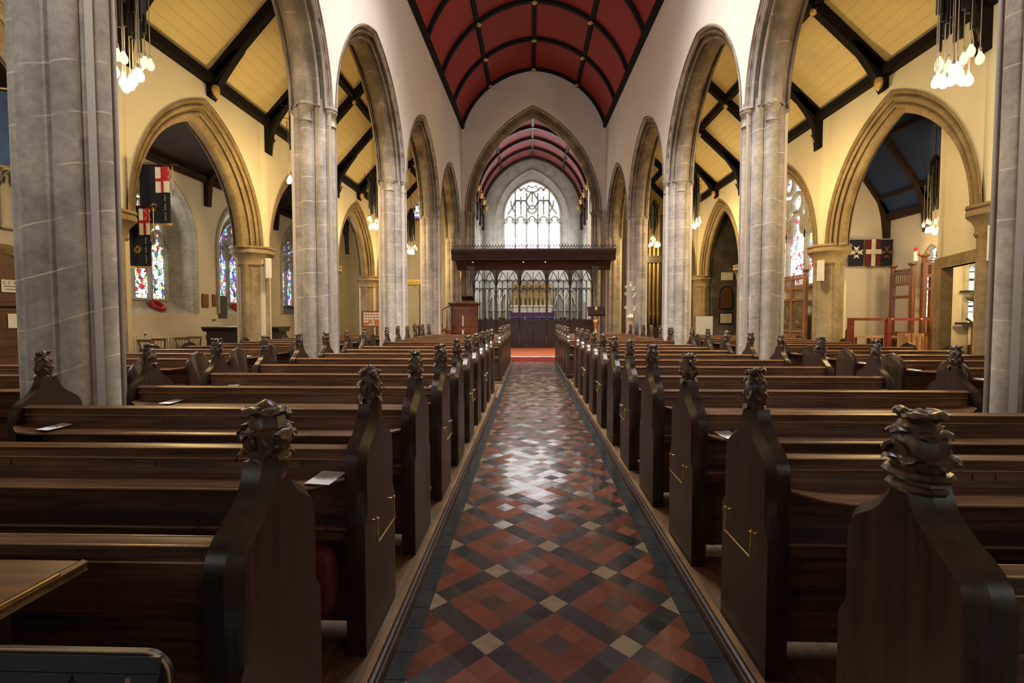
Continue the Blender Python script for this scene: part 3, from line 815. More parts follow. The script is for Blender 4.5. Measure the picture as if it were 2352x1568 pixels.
# north chapel --------------------------------------------------------
XN = -11.0
mb = MB(); Mn = lambda s, u, z: (XN - u, s, z)
nw = [5.0, 9.6, 13.95, 18.35, 22.7]
wall(mb, Mn, YW, 27.0, 0, 6.2, [dict(c=c, a=1.5, zb=1.62 if c > 12 else (1.62 if c < 6 else 0.05), zs=3.9 if c > 12 or c < 6 else 3.9, zt=5.75) for c in nw if c != 9.6], 0.5)
struct(mb, 'wall_north', M['chapel_plaster'])
for c in nw:
    if c == 9.6: continue
    window(lambda s, u, z: (XN - 0.5 - u, s, z), c, 0.98, 2.02, 3.7, 5.15, 3, 'glass_north' if c < 16 else 'glass_violet', splay=(1.5, 1.62, 3.9, 5.75, 0.5))
# doorway and small window seen past the nearest pier
window(lambda s, u, z: (XN + 0.02 - u, s, z), 10.12, 0.42, 3.35, 4.3, 4.85, 2, 'glass_violet', ws=0.05)
d = empty('door_1', (XN, 9.6, 0), kind='structure')
mb = MB(); pts = arch_line(0, 0.62, 2.35, 2.85, 8); poly = [(-0.62, 0)] + pts + [(0.62, 0)]
mb.prism(poly, lambda p, x: (x, p[0], p[1]), 0.02, 0.08); mb.obj('door_leaf', M['door_wood'], d)
mb = MB()
for k in range(12): mb.box(0.08, 0.088, -0.6, 0.6, 0.1 + k * 0.19, 0.108 + k * 0.19)
mb.obj('board_grooves', M['screen_wood'], d)
mb = MB(); band(mb, lambda s, u, z: (u, s, z), 0, 0.82, 2.35, 3.0, [(0, 0.0), (0.0, 0.1), (-0.08, 0.14), (-0.2, 0.1), (-0.2, 0)], leg=2.35); mb.obj('surround', M['ochre_stone'], d)
mb = MB(); mb.tube([(0.12, -0.55, 1.72), (0.12, 0.45, 1.72)], 0.02); mb.obj('bolt', M['black_metal'], d)
mb = MB(); mb.box(0, 0.006, -0.20, 0.20, -0.13, 0.13)
sg_ = mb.obj('notice_sign', M['paper'], None, (XN + 0.095, 9.86, 2.15), label='white CCTV sign on the brown door behind the nearest left pier', cat='sign')
def text(s, size, loc, rot, mat, parent, name='lettering', ext=0.001):
    c = bpy.data.curves.new(name, 'FONT'); c.body = s; c.size = size; c.extrude = ext; c.align_x = 'CENTER'; c.align_y = 'CENTER'
    t_ = bpy.data.objects.new(name, c); link(t_); bpy.context.view_layer.update()
    me = bpy.data.meshes.new_from_object(t_.evaluated_get(bpy.context.evaluated_depsgraph_get())); bpy.data.objects.remove(t_)
    me.materials.clear(); me.materials.append(M[mat])
    o = bpy.data.objects.new(name, me); link(o); o.location = loc; o.rotation_euler = rot
    if parent: o.parent = parent
    return o
text('C C T V', 0.10, (0.009, 0, 0.06), (R(90), 0, R(90)), 'ink', sg_)
mb = MB()
for k in range(9): mb.box(0.006, 0.008, -0.15 + k * 0.033, -0.125 + k * 0.033, -0.02, 0.0)
for k in range(7): mb.box(0.006, 0.008, -0.12 + k * 0.036, -0.095 + k * 0.036, -0.08, -0.06)
mb.obj('small_print', M['ink'], sg_)
mb = MB(); mb.box(0, 0.005, -0.11, 0.11, -0.15, 0.15); mb.obj('paper_notice', M['paper'], None, (XN + 0.095, 9.87, 1.42), label='plain white notice below the bolt of the brown door', cat='notice')
# chapel roof
mb = MB()
for dz in (0.0, 0.15):
    mb.face([(XN - 0.3, YW, 6.1 + dz), (-7.5, YW, 7.9 + dz), (-7.5, 27, 7.9 + dz), (XN - 0.3, 27, 6.1 + dz)])
struct(mb, 'ceiling_north_chapel', M['dark_roof'])
mb = MB(); mb.box(XN, XN + 0.16, YW, 27, 6.02, 6.2); struct(mb, 'trim_18', M['dark_roof'])
for i, y in enumerate((7.0, 11.8, 16.2, 20.6)):
    e = empty('roof_truss', (XN, y, 6.1), 0, 'dark timber truss with wall post in the north chapel, %s from the camera' % ordn[i], 'roof truss', 'dark roof trusses of the north chapel')
    mb = MB(); mb.bar((0.05, 0, 0.1), (3.3, 0, 1.78), 0.2, 0.2); mb.obj('rafter', M['dark_roof'], e)
    mb = MB(); mb.prism([(0, -0.85), (0.13, -0.85), (0.2, 0.0), (0.32, 0.22), (0.0, 0.1)], lambda p, yy: (p[0], yy, p[1]), -0.1, 0.1); mb.obj('wall_post', M['dark_roof'], e)
    if i < 2: continue
    mb = MB(); pp = [(3.2 - 0.0, -1.9), (3.1, -1.9), (3.06, -1.2), (2.85, -0.4), (2.4, 0.35), (1.9, 0.75), (1.9, 1.0), (3.2, 1.6)]
    mb.prism(pp, lambda p, yy: (p[0], yy, p[1]), -0.09, 0.09); mb.obj('arcade_brace', M['black_beam'], e)

mb = MB(); mb.box(-3.75, 4.05, YW, -0.45, 3.35, 3.65); mb.box(-3.75, 4.05, -0.6, -0.45, 3.65, 4.35); struct(mb, 'wall_gallery', M['screen_wood'])  # unseen gallery added behind the camera to shade the nearest pews
# outer enclosing walls ----------------------------------------------
mb = MB(); 
wall(mb, lambda s, u, z: (s, YW - u, z), -11.6, 12.6, 0, 13.4, [dict(c=0.2, a=2.2, zb=2.6, zs=6.5, zt=10.0), dict(c=-5.4, a=1.1, zb=2.2, zs=4.6, zt=6.2), dict(c=5.9, a=1.1, zb=2.2, zs=4.6, zt=6.2)], 0.4)
struct(mb, 'wall_west', M['chapel_plaster'])
for c, a, zb, zs, zt, n in ((0.2, 2.2, 2.6, 6.5, 10.0, 5), (-5.4, 1.1, 2.2, 4.6, 6.2, 3), (5.9, 1.1, 2.2, 4.6, 6.2, 3)):
    window(lambda s, u, z: (s, YW - 0.2 - u, z), c, a, zb, zs, zt, n, 'glass_west')
mb = MB(); mb.box(-11.6, -3.2, 26.9, 27.1, 0, 12.0); struct(mb, 'wall_left_aisle_east', M['aisle_plaster'])
mb = MB(); mb.box(3.4, 12.6, 26.9, 27.1, 0, 12.0); struct(mb, 'wall_right_aisle_east', M['aisle_plaster'])
mb = MB(); mb.box(12.2, 12.6, YW, 27.0, 0, 9); struct(mb, 'wall_south', M['chapel_plaster'])
mb = MB(); mb.box(7.8, 12.6, YW, 27.0, 8.3, 8.5); struct(mb, 'ceiling_south', M['dark_roof'])
mb = MB()
for sg in (-1, 1): mb.box(*sorted((sg * 3.2, sg * 3.9)), YE + 0.5, 27.0, 0, 12.0)
struct(mb, 'wall_choir_aisle', M['aisle_plaster'])
# round window at the end of the left aisle
e = window(lambda s, u, z: (s, 26.85 + u, z), -6.0, 0.55, 6.9, 7.4, 7.95, 2, 'glass_violet', 'ochre_stone', ws=0.08)

# south side ----------------------------------------------------------
# glowing panels added out of view, over the overhead fill lights
for sg in (-1, 1):
    mb = MB(); mb.box(0.15 + sg * 1.0 - 0.75, 0.15 + sg * 1.0 + 0.75, 7.2, 11.6, 12.08, 12.14); mb.obj('window_roof', M['glass_west'], kind='structure')
# big window filling the second arch
mb = MB(); mb.box(7.98, 8.3, 12.9, 17.45, 0, 2.45); struct(mb, 'wall_south_window', M['aisle_plaster'])
window(lambda s, u, z: (8.0 + u, s, z), 15.17, 1.98, 2.4, 3.9, 6.05, 4, 'glass_south', 'grey_stone', ws=0.13)
# dark rubble wall behind the third arch
mb = MB(); mb.box(10.0, 10.2, 17.4, 22.0, 0, 7.5); mb.box(8.07, 10.2, 21.6, 21.9, 0, 7.5); struct(mb, 'wall_south_rubble', M['rubble_stone'])
# south chapel: east wall, south wall, blue ceiling, partition
mb = MB(); mb.box(8.0, 10.1, 13.6, 13.9, 0, 8.2); struct(mb, 'wall_chapel_east', M['chapel_plaster'])
mb = MB(); wall(mb, lambda s, u, z: (9.82 + u, s, z), 11.7, 13.9, 0, 4.35, [dict(c=12.15, a=0.28, zb=1.5, zs=2.9, zt=3.3)], 0.2); struct(mb, 'wall_chapel_south', M['chapel_plaster'])
window(lambda s, u, z: (9.95 + u, s, z), 12.15, 0.28, 1.5, 2.9, 3.3, 1, 'glass_plain', ws=0.04)
arc = [(9.86, 4.15), (9.8, 4.3), (9.55, 4.75), (9.3, 5.12), (9.03, 5.5), (8.7, 5.95), (8.3, 6.45), (7.9, 6.9), (7.6, 7.2)]
mb = MB(); mb.grid([[(x, y, z) for x, z in arc] for y in (8.0, 13.65)], True); mb.grid([[(x + 0.1, y, z + 0.1) for x, z in arc] for y in (8.0, 13.65)], True)
struct(mb, 'ceiling_south_chapel', M['blue_stars'])
for y in (9.4, 10.8, 12.2, 13.55):
    mb = MB(); r = [[(x, y - 0.06, z), (x - 0.07, y - 0.06, z - 0.07), (x - 0.07, y + 0.06, z - 0.07), (x, y + 0.06, z)] for x, z in arc]
    mb.grid(r, False, True); mb.prism([(9.86, 3.6), (9.7, 3.6), (9.62, 4.25), (9.5, 4.7), (9.86, 4.4)], lambda p, yy: (p[0], yy, p[1]), y - 0.06, y + 0.06); struct(mb, 'trim_19', M['dark_roof'])
for k in (2, 5):
    mb = MB(); x, z = arc[k]; mb.bar((x - 0.03, 8.0, z - 0.03), (x - 0.03, 13.6, z - 0.03), 0.09, 0.07); struct(mb, 'trim_20', M['dark_roof'])
mb = MB(); mb.box(9.70, 9.84, 11.7, 13.6, 4.12, 4.30); struct(mb, 'trim_21', M['dark_roof'])
_A = Vector((7.90, 8.62)); _B = Vector((8.56, 10.42)); _d = (_B - _A).normalized(); _n = Vector((_d.y, -_d.x)); _L = (_B - _A).length
Mp = lambda s, u, z: (_A.x + _d.x * s + _n.x * u, _A.y + _d.y * s + _n.y * u, z)
mb = MB(); wall(mb, Mp, 0.0, _L, 0, 7.6, [dict(c=0.87, a=0.77, zb=0, zs=2.5, zt=2.5)], 0.14, 4); struct(mb, 'wall_partition', M['aisle_plaster'])
mb = MB()
r = [[Mp(s_, u_, z_) for s_, z_ in ((0.0, 2.5), (_L + 0.02, 2.5), (_L + 0.02, 2.72), (0.0, 2.72))] for u_ in (-0.03, 0.17)]; mb.grid(r, False, True); mb.face(r[0]); mb.face(r[1])
r = [[Mp(s_, u_, z_) for s_, z_ in ((1.62, 0.0), (_L + 0.02, 0.0), (_L + 0.02, 2.5), (1.62, 2.5))] for u_ in (-0.03, 0.17)]; mb.grid(r, False, True); mb.face(r[0]); mb.face(r[1])
struct(mb, 'trim_22', M['ochre_stone'])
mb = MB(); mb.box(9.82, 12.3, 11.75, 11.95, 0, 8.2)
struct(mb, 'wall_vestry_east', M['chapel_plaster'])
window(lambda s, u, z: (s, 11.68 + u, z), 10.5, 0.24, 1.35, 2.75, 3.0, 2, 'glass_plain', ws=0.03)

vl = bpy.data.lights.new('vestry_lamp', 'POINT'); vl.energy = 110; vl.color = LAMP_COL; vl.shadow_soft_size = 0.1
vo = bpy.data.objects.new('vestry_lamp', vl); link(vo); vo.location = (9.3, 10.3, 2.25)

# ------------------------------------------------------------------ pews
def carved(seed, kind=0):
    rnd = random.Random(seed); mb = MB()
    def lobe(c, d, L, Wd, T, curl):
        d = Vector(d).normalized(); up = Vector((0, 0, 1)); x = d.cross(up)
        if x.length < 0.1: x = Vector((1, 0, 0))
        x.normalize(); n = x.cross(d).normalized(); rows = []; K = 7; J = 8
        for i in range(K + 1):
            t = i / K; w_ = Wd * math.sin(PI * min(1, 0.12 + 0.88 * t)) ** 0.7 * (1 - 0.25 * t) * (1 + 0.22 * math.cos(t * 14)); th = T * (1 - 0.55 * t)
            p = Vector(c) + d * L * math.sin(t * 1.5) + n * (0.10 * L * math.sin(PI * t)) + Vector((0, 0, -1)) * curl * L * t ** 2.6
            row = []
            for j in range(J):
                A = 2 * PI * j / J; k = 1 + 0.3 * math.cos(3 * A + seed)
                row.append(p + x * math.cos(A) * w_ * k + n * math.sin(A) * th * (0.6 + 0.6 * abs(math.cos(A * 1.5))))
            rows.append(row)
        mb.grid(rows, True, True); mb.face(rows[0]); mb.face(rows[-1])
    mb.lathe([(0.036, -0.05), (0.046, -0.01), (0.038, 0.01), (0.050, 0.05), (0.058, 0.09), (0.050, 0.125), (0.044, 0.16), (0.026, 0.19), (0.004, 0.205)], (0, 0, 0), 8, sx=0.9, sy=1.1)
    levels = [(0.045, 6, 0.055, 0.9), (0.105, 7, 0.058, 0.7), (0.165, 5, 0.042, 0.5)] if kind == 0 else ([(0.06, 8, 0.062, 0.4), (0.135, 6, 0.045, 0.4), (0.18, 5, 0.03, 0.1)] if kind == 1 else [(0.03, 5, 0.045, 1.0), (0.085, 6, 0.050, 0.8), (0.135, 6, 0.048, 0.6), (0.18, 4, 0.03, 0.2)])
    for z, n, L, curl in levels:
        o0 = rnd.random() * 6
        for k in range(n):
            A = o0 + 2 * PI * k / n + rnd.uniform(-.2, .2)
            lobe((0.022 * math.cos(A), 0.032 * math.sin(A), z + rnd.uniform(-.008, .008)), (math.cos(A) * 0.95, math.sin(A) * 1.15, 0.55 + rnd.uniform(-.1, .25)), L * rnd.uniform(.8, 1.0), 0.029, 0.016, curl)
    for k in range(6):
        A = rnd.random() * 6.28; z = rnd.uniform(0.04, 0.16); mb.ball((0.048 * math.cos(A), 0.055 * math.sin(A), z), rnd.uniform(0.009, 0.014), 6, 4)
    for e_ in (-1, 1):                      # scrolls facing the aisle
        pts = []; 
        for i in range(14):
            A = i * 0.62 + rnd.random() * 0.02; r = 0.034 * (1 - i / 17); pts.append((e_ * 0.048, r * math.cos(A), 0.085 + r * math.sin(A)))
        mb.tube(pts, [0.010 * (1 - i / 24) for i in range(14)], 6)
    if kind == 1: 
        for z, r in ((0.0, 0.05), (0.035, 0.058)): mb.tube([(r * 0.9 * math.cos(2 * PI * k / 10), r * 1.1 * math.sin(2 * PI * k / 10), z) for k in range(10)], 0.012, 6, closed=True)
    return mb
heads = [carved(s_, k_).mesh('poppyhead', M['carved_wood']) for s_, k_ in ((1, 0), (2, 2), (3, 0), (4, 1), (5, 2), (6, 0), (7, 2), (8, 1))]
PR0 = [(0.225, 0.72), (0.226, 0.80), (0.2255, 0.85), (0.221, 0.892), (0.208, 0.926), (0.184, 0.952), (0.152, 0.974), (0.120, 0.994), (0.092, 1.018), (0.071, 1.046), (0.058, 1.076), (0.052, 1.105), (0.050, 1.13)]
def catmull(P, n=3):
    out = []
    for i in range(1, len(P) - 2):
        for k in range(n):
            t = k / n; q = []
            for d in (0, 1):
                a, b, c, e = P[i - 1][d], P[i][d], P[i + 1][d], P[i + 2][d]
                q.append(0.5 * (2 * b + (c - a) * t + (2 * a - 5 * b + 4 * c - e) * t * t + (3 * b - a - 3 * c + e) * t ** 3))
            out.append(tuple(q))
    return out + [P[-2]]
PR_ = [(0.225, 0.042), (0.225, 0.30), (0.225, 0.60), (0.225, 0.655)] + catmull(PR0)
def pew_end_mesh(ins):
    mb = MB()
    def outline(k):
        out = []
        for i, (w_, z) in enumerate(PR_):
            inset = 0 if z < 0.61 else (0.5 if z < 0.62 else 1)
            a = PR_[max(0, i - 1)]; b = PR_[min(len(PR_) - 1, i + 1)]; dw, dz = b[0] - a[0], b[1] - a[1]; L = math.hypot(dw, dz)
            nw_, nz = -dz / L, dw / L
            s_ = k * ins * inset
            out.append((w_ + nw_ * s_, z + nz * s_ * (1 if dw < -0.001 else 0)))
        return [(0.0 - w_, z) for w_, z in out[::-1]][::-1][:0] + [(-w_, z) for w_, z in out] + [(w_, z) for w_, z in out[::-1]]
    for_x = [(-0.028, 0.0, -0.003), (-0.024, 0, 0), (0.024, 0, 0), (0.056, 1, 0)]
    rows = []
    for x, k, _ in for_x:
        rows.append([(x, y, z) for y, z in outline(k)])
    mb.grid(rows, True, True); mb.face(rows[0][::-1]); mb.face(rows[-1])
    return mb
end_p = pew_end_mesh(0.034)
def mirror(mb, sx=1):
    m = MB(); m.v = [(-x * sx, y, z) for x, y, z in mb.v]; m.f = list(mb.f); m.sm = list(mb.sm); return m
end_mesh = {1: end_p.mesh('pew_end', M['pew_wood_z']), -1: mirror(end_p).mesh('pew_end', M['pew_wood_z'])}
def plain_end():
    mb = MB(); o = [(0.2, 0.042), (0.2, 0.84)] + [(0.2 - 0.2 * (1 - math.cos(t * PI / 2 / 6)) , 0.84 + 0.17 * math.sin(t * PI / 2 / 6)) for t in range(1, 6)]
    o += [(0.05, 1.0), (0.0, 1.022)]
    ol = [(-w_, z) for w_, z in o] + [(w_, z) for w_, z in o[-2::-1]]
    r = []
    for x, k in ((-0.028, 0.985), (-0.022, 1), (0.022, 1), (0.03, 0.97)): r.append([(x, y * k, z if z < 0.1 else z - (1 - k) * 0.3) for y, z in ol])
    mb.grid(r, False, True); mb.face(r[0][::-1]); mb.face(r[-1]); return mb
pe = plain_end(); plain_mesh = {1: pe.mesh('pew_end', M['pew_wood_z']), -1: mirror(pe).mesh('pew_end', M['pew_wood_z'])}
YB = -0.165                                   # back face plane relative to the finials
def prof_x(mb, prof, x0, x1):
    r = [[(x, y, z) for y, z in prof] for x in (x0, x1)]
    mb.grid(r, False, True); mb.face(r[0][::-1]); mb.face(r[1])
def make_pew(L, heads_on=(1, 1), plain=False, rail=0, slots=3, ledge=True):
    e = empty('pew')
    h = L / 2
    for k, sx in enumerate((-1, 1)):
        o = bpy.data.objects.new('pew_end', (plain_mesh if plain else end_mesh)[sx]); link(o); o.parent = e; o.location = (sx * h, 0, 0)
        if not plain:
            p = bpy.data.objects.new('poppyhead', heads[k]); link(p); p.parent = o; p.location = (0.012 * sx, 0, 1.072)
            if rail == sx:
                mb = MB(); X = sx * 0.078
                mb.tube([(sx * 0.056, -0.13, 0.60), (X, -0.13, 0.60), (X + sx * 0.004, -0.13, 0.50), (X + sx * 0.004, 0.13, 0.50), (X, 0.13, 0.60), (sx * 0.056, 0.13, 0.60)], 0.0042, 8)
                for yy in (-0.13, 0.13): mb.lathe([(0.006, 0), (0.008, 0.01), (0.009, 0.014), (0.003, 0.02)], (X, yy, 0.595), 8)
                mb.obj('umbrella_rail', M['brass'], o, label='brass umbrella rail')
    i0, i1 = -h + 0.026, h - 0.026
    mb = MB(); mb.box(i0, i1, YB + 0.006, YB + 0.024, 0.78 if ledge else 0.10, 0.93); mb.obj('back_panel', M['pew_wood_x'], e)
    if ledge:
        mb = MB(); mb.box(i0, i1, YB + 0.095, YB + 0.11, 0.10, 0.80); mb.obj('lower_panel', M['pew_wood_x'], e)
    mb = MB(); a = YB
    prof_x(mb, [(a - 0.008, 0.926), (a - 0.008, 0.930), (a + 0.018, 0.939), (a + 0.026, 0.939), (a + 0.029, 0.934), (a + 0.027, 0.90), (a + 0.024, 0.88),
                (a + 0.010, 0.880), (a - 0.001, 0.884), (a - 0.001, 0.898), (a + 0.004, 0.902), (a + 0.004, 0.909), (a - 0.001, 0.914), (a - 0.001, 0.919)], i0, i1)
    mb.obj('top_rail', M['pew_wood_x'], e)
    mb = MB()
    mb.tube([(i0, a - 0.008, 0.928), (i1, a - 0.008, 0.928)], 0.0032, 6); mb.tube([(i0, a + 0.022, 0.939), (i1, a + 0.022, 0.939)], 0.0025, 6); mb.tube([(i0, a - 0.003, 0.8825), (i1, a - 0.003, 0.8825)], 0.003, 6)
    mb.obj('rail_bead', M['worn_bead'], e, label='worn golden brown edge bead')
    if ledge:
        mb = MB(); n = 26; rows = []; edge = []
        for i in range(n + 1):
            x = i0 + (i1 - i0) * i / n
            d_ = min(x - i0, i1 - x); k = 0.0 if d_ > 0.14 else (1 - d_ / 0.14)
            yy = a - 0.150 * (1 - 0.55 * k * k) ; yf = a + 0.012
            rows.append([(x, yf + 0.09, 0.818 + 0.01 * k), (x, yy + 0.012, 0.808 + 0.02 * k), (x, yy, 0.803 + 0.02 * k), (x, yy - 0.002, 0.795 + 0.02 * k), (x, yy + 0.006, 0.787 + 0.02 * k), (x, yy + 0.02, 0.790 + 0.02 * k), (x, yf + 0.09, 0.797 + 0.01 * k)]); edge.append((x, yy - 0.001, 0.8 + 0.02 * k))
        mb.grid(rows, False, True); mb.face(rows[0]); mb.face(rows[-1][::-1]); lo_ = mb.obj('book_ledge', M['pew_wood_x'], e)
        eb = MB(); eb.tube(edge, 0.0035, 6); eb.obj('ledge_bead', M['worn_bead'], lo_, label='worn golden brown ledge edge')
        mb = MB(); prof_x(mb, [(a + 0.095, 0.600), (a - 0.050, 0.600), (a - 0.056, 0.592), (a - 0.05, 0.58), (a - 0.02, 0.575), (a - 0.02, 0.53), (a + 0.0, 0.53), (a + 0.0, 0.575), (a + 0.095, 0.575)], i0, i1); mb.obj('lower_rail', M['pew_wood_x'], e)
    mb = MB(); prof_x(mb, [(a + 0.11, 0.462), (a + 0.34, 0.462), (a + 0.352, 0.452), (a + 0.34, 0.435), (a + 0.11, 0.435)], i0, i1); mb.obj('seat', M['pew_wood_x'], e)
    if slots:
        for k in range(slots):
            x = h - 0.29 - k * (L - 0.5) / max(1, slots)
            s_ = MB()
            for q in (-1, 1):
                s_.box(x - 0.046, x + 0.046, a + 0.000, a + 0.0065, 0.855 + q * 0.0105 - 0.0012, 0.855 + q * 0.0105 + 0.0012); s_.box(x + q * 0.046 - 0.0012, x + q * 0.046 + 0.0012, a + 0.000, a + 0.0065, 0.8445, 0.8655)
            s_.obj('card_frame', M['old_brass'], e, label='small brass card frame')
    return e
cnt = [0]
def fill(tpl, rows, xc, lab, grp, rails={}, seedo=0):
    cache = {}
    tk = None
    for n, (y, txt) in enumerate(rows):
        if n == 0: o = tpl
        else: o = copy_tree(tpl, None, cache)
        if n == 0: cache[tpl.name] = kids(tpl); [cache.setdefault(c.name, kids(c)) for c in kids(tpl)]
        o.location = (xc, y, 0); tag(o, txt, 'pew', grp); rows[n] = (y, txt, o)
        ch = [c for c in (kids(o)) if c.name.startswith('pew_end')]
        for j, c in enumerate(ch):
            for p in kids(c):
                if p.name.startswith('poppyhead'):
                    p.data = heads[(n * 3 + j * 5 + seedo) % len(heads)]
                    s_ = 0.98 + 0.10 * math.sin(n * 2.1 + j + seedo)
                    if n == 0 and seedo < 10: s_ = 1.12
                    p.scale = (s_ * (0.86 if n else 1.0), s_ * (0.84 if n else 0.98), 1.02 if n else 0.96)
                    p.rotation_euler = (0, 0, (n * 1.3 + j) % 3)
NUM = ['first', 'second', 'third', 'fourth', 'fifth', 'sixth', 'seventh', 'eighth', 'ninth', 'tenth', 'eleventh', 'twelfth', 'thirteenth', 'fourteenth', 'fifteenth', 'sixteenth']
def rail_strip(pewrows, keep, sgn):
    for n, r in enumerate(pewrows):
        o = r[2]
        for c in kids(o):
            for p in list(kids(c)):
                if p.name.startswith('umbrella_rail') and n not in keep: bpy.data.objects.remove(p)
LB = [(1.33 + 0.885 * n, 'carved oak pew left of the central aisle, %s from the camera' % NUM[n]) for n in range(10)]
RB = [(1.24 + 0.885 * n, 'carved oak pew right of the central aisle, %s from the camera' % NUM[n]) for n in range(11)]
LF = [(11.05 + 0.93 * n, 'oak pew in the left front block near the screen, %s row' % NUM[n]) for n in range(6)]
RF = [(11.75 + 0.93 * n, 'oak pew in the right front block near the screen, %s row' % NUM[n]) for n in range(6)]
LA = [(1.9 + 0.93 * n, 'dark oak pew with plain pointed ends, %s row in the left side aisle' % NUM[n]) for n in range(15)]
RA = [(1.9 + 0.93 * n, 'dark oak pew with plain pointed ends, %s row in the right side aisle' % NUM[n]) for n in range(15)]
def xmid(a, b): return (a + b) / 2
fill(make_pew(3.22 - 0.755, rail=1), LB, xmid(-3.22, -0.755), '', 'carved pews in the rear block left of the aisle')
fill(make_pew(3.36 - 1.0, rail=-1), RB, xmid(1.0, 3.36), '', 'carved pews in the rear block right of the aisle', seedo=3)
fill(make_pew(3.3 - 0.69, slots=2), LF, xmid(-3.3, -0.69), '', 'pews in the front block left of the aisle', seedo=11)
fill(make_pew(3.4 - 0.93, slots=2), RF, xmid(0.93, 3.4), '', 'pews in the front block right of the aisle', seedo=13)
fill(make_pew(6.75 - 4.62, plain=True, slots=0), LA, xmid(-6.75, -4.62), '', 'plain ended pews in the left side aisle')
fill(make_pew(7.2 - 4.84, plain=True, slots=0), RA, xmid(4.84, 7.2), '', 'plain ended pews in the right side aisle')
for r_ in (LB[0][2], RB[0][2]):
    for c in list(kids(r_)):
        if c.name.split('.')[0] in ('book_ledge', 'lower_rail', 'card_frame', 'lower_panel', 'back_panel'):
            for g in kids(c): bpy.data.objects.remove(g)
            bpy.data.objects.remove(c)
    L_ = 3.22 - 0.755 if r_ == LB[0][2] else 3.36 - 1.0
    mb = MB(); mb.box(-L_ / 2 + 0.026, L_ / 2 - 0.026, YB + 0.006, YB + 0.03, 0.05, 0.93); mb.obj('back_panel', M['pew_wood_x'], r_)
    mb = MB(); mb.box(-L_ / 2 + 0.026, L_ / 2 - 0.026, YB - 0.004, YB + 0.01, 0.74, 0.752); mb.obj('panel_moulding', M['pew_wood_x'], r_)
for r_ in (LF[0][2], RF[0][2]):
    for c in kids(r_):
        if c.name.startswith('back_panel'):
            c.data = c.data.copy(); c.data.materials[0] = M['table_wood']; c['label'] = 'paler brown back panel'  # golden lamplight on these backs put in as a paler wood
rail_strip(LB, (1, 3, 5, 7), 1); rail_strip(RB, (1, 2, 4, 6, 8), -1)

# service sheets on the ledges ------------------------------------------
def sheet(x, y, z, rz, lab, wx=0.105, wy=0.148):
    mb = MB(); r = []
    for i in range(6):
        t = i / 5 - 0.5; zz = 0.002 * (abs(t) * 2) ** 2 + t * wy * 0.07
        r.append([(-wx / 2, t * wy, zz), (wx / 2, t * wy, zz)])
    mb.grid(r, True); r2 = [[(a[0], a[1], a[2] + 0.0008) for a in q] for q in r]; mb.grid(r2, True)
    o = mb.obj('service_sheet', M['paper'], None, (x, y, z), rz, label=lab, cat='paper', group='white service sheets left on the pews')
    m2 = MB()
    for k in range(7): m2.box(-wx * 0.36, wx * (0.36 if k % 3 else 0.1), wy * (0.33 - k * 0.075), wy * (0.33 - k * 0.075) + 0.0022, 0.0015 + (wy * (0.33 - k * 0.075)) * 0.07, 0.0028 + (wy * (0.33 - k * 0.075)) * 0.07)
    if z > 0: m2.obj('print_lines', M['cord_grey'], o)
    return o
def snap(rows, y):                                    # nearest ledge plane in front of the given depth
    b = min(rows, key=lambda r: abs(r[0] + YB - 0.075 - y)); return b[0] + YB - 0.072
S_ = [(-0.860, LB, 1.85, 'second pew of the left rear block, close to the aisle end'), (-2.93, LB, 2.86, 'third pew of the left rear block, at its outer end'),
      (-2.87, LB, 3.70, 'fourth pew of the left rear block, at its outer end'), (-2.93, LB, 4.60, 'fifth pew of the left rear block, at its outer end'),
      (-2.99, LB, 5.6, 'sixth pew of the left rear block, at its outer end'), (-0.93, LB, 4.6, 'fifth pew of the left rear block, near the aisle'),
      (-4.93, LA, 7.3, 'a left side aisle pew, nearest the camera of three'), (-4.90, LA, 8.2, 'a left side aisle pew, middle of three'), (-4.92, LA, 9.9, 'a left side aisle pew, farthest of three'),
      (1.14, RB, 2.80, 'third pew of the right rear block, near the aisle'), (4.95, RA, 5.2, 'a right side aisle pew beside the nearest right pier'),
      (4.95, RA, 6.2, 'a right side aisle pew, second from the camera'), (4.95, RA, 7.1, 'a right side aisle pew, third from the camera'), (4.93, RA, 8.0, 'a right side aisle pew, fourth from the camera'), (4.95, RA, 9.0, 'a right side aisle pew, farthest from the camera')]
for i, (x, rows, y, t) in enumerate(S_):
    sheet(x, snap(rows, y), 0.8225, R((-8, -14, -10, 6, 4, 3, -8, -10, -6, 12, 8, 14, 6, 10, 5)[i]), 'white sheet on the ' + (t if not t.startswith('a ') else t[2:]).replace('of the left rear block', 'left of the aisle').replace('of the right rear block', 'right of the aisle'), wx=0.10 if i else 0.11, wy=0.135)

# hooks and kneelers under the near ledges
def hook(x, y, lab):
    mb = MB(); mb.tube([(0, 0, 0.0), (0, -0.012, 0.018), (0.004, -0.024, 0.022), (0.006, -0.03, 0.012)], 0.0025, 6); mb.tube([(0, -0.004, 0), (0, -0.02, -0.02), (0, -0.034, -0.028), (0, -0.042, -0.012)], 0.0025, 6); mb.ball((0, -0.042, -0.01), 0.004, 6, 4); mb.ball((0.006, -0.03, 0.012), 0.004, 6, 4)
    mb.obj('bag_hook', M['iron'], None, (x, y, 0.615), label=lab, cat='hook', group='iron hooks under the ledges')
for x, n, rows, t in ((-1.42, 1, LB, 'left of the nearest left carved pew end'), (-0.86, 1, LB, 'just right of the nearest left carved pew end'), (1.62, 1, RB, 'left of the nearest right carved pew end'), (2.12, 1, RB, 'right of the nearest right carved pew end')):
    hook(x, rows[n][0] + YB - 0.048, 'small iron hook on the lower rail, ' + t)
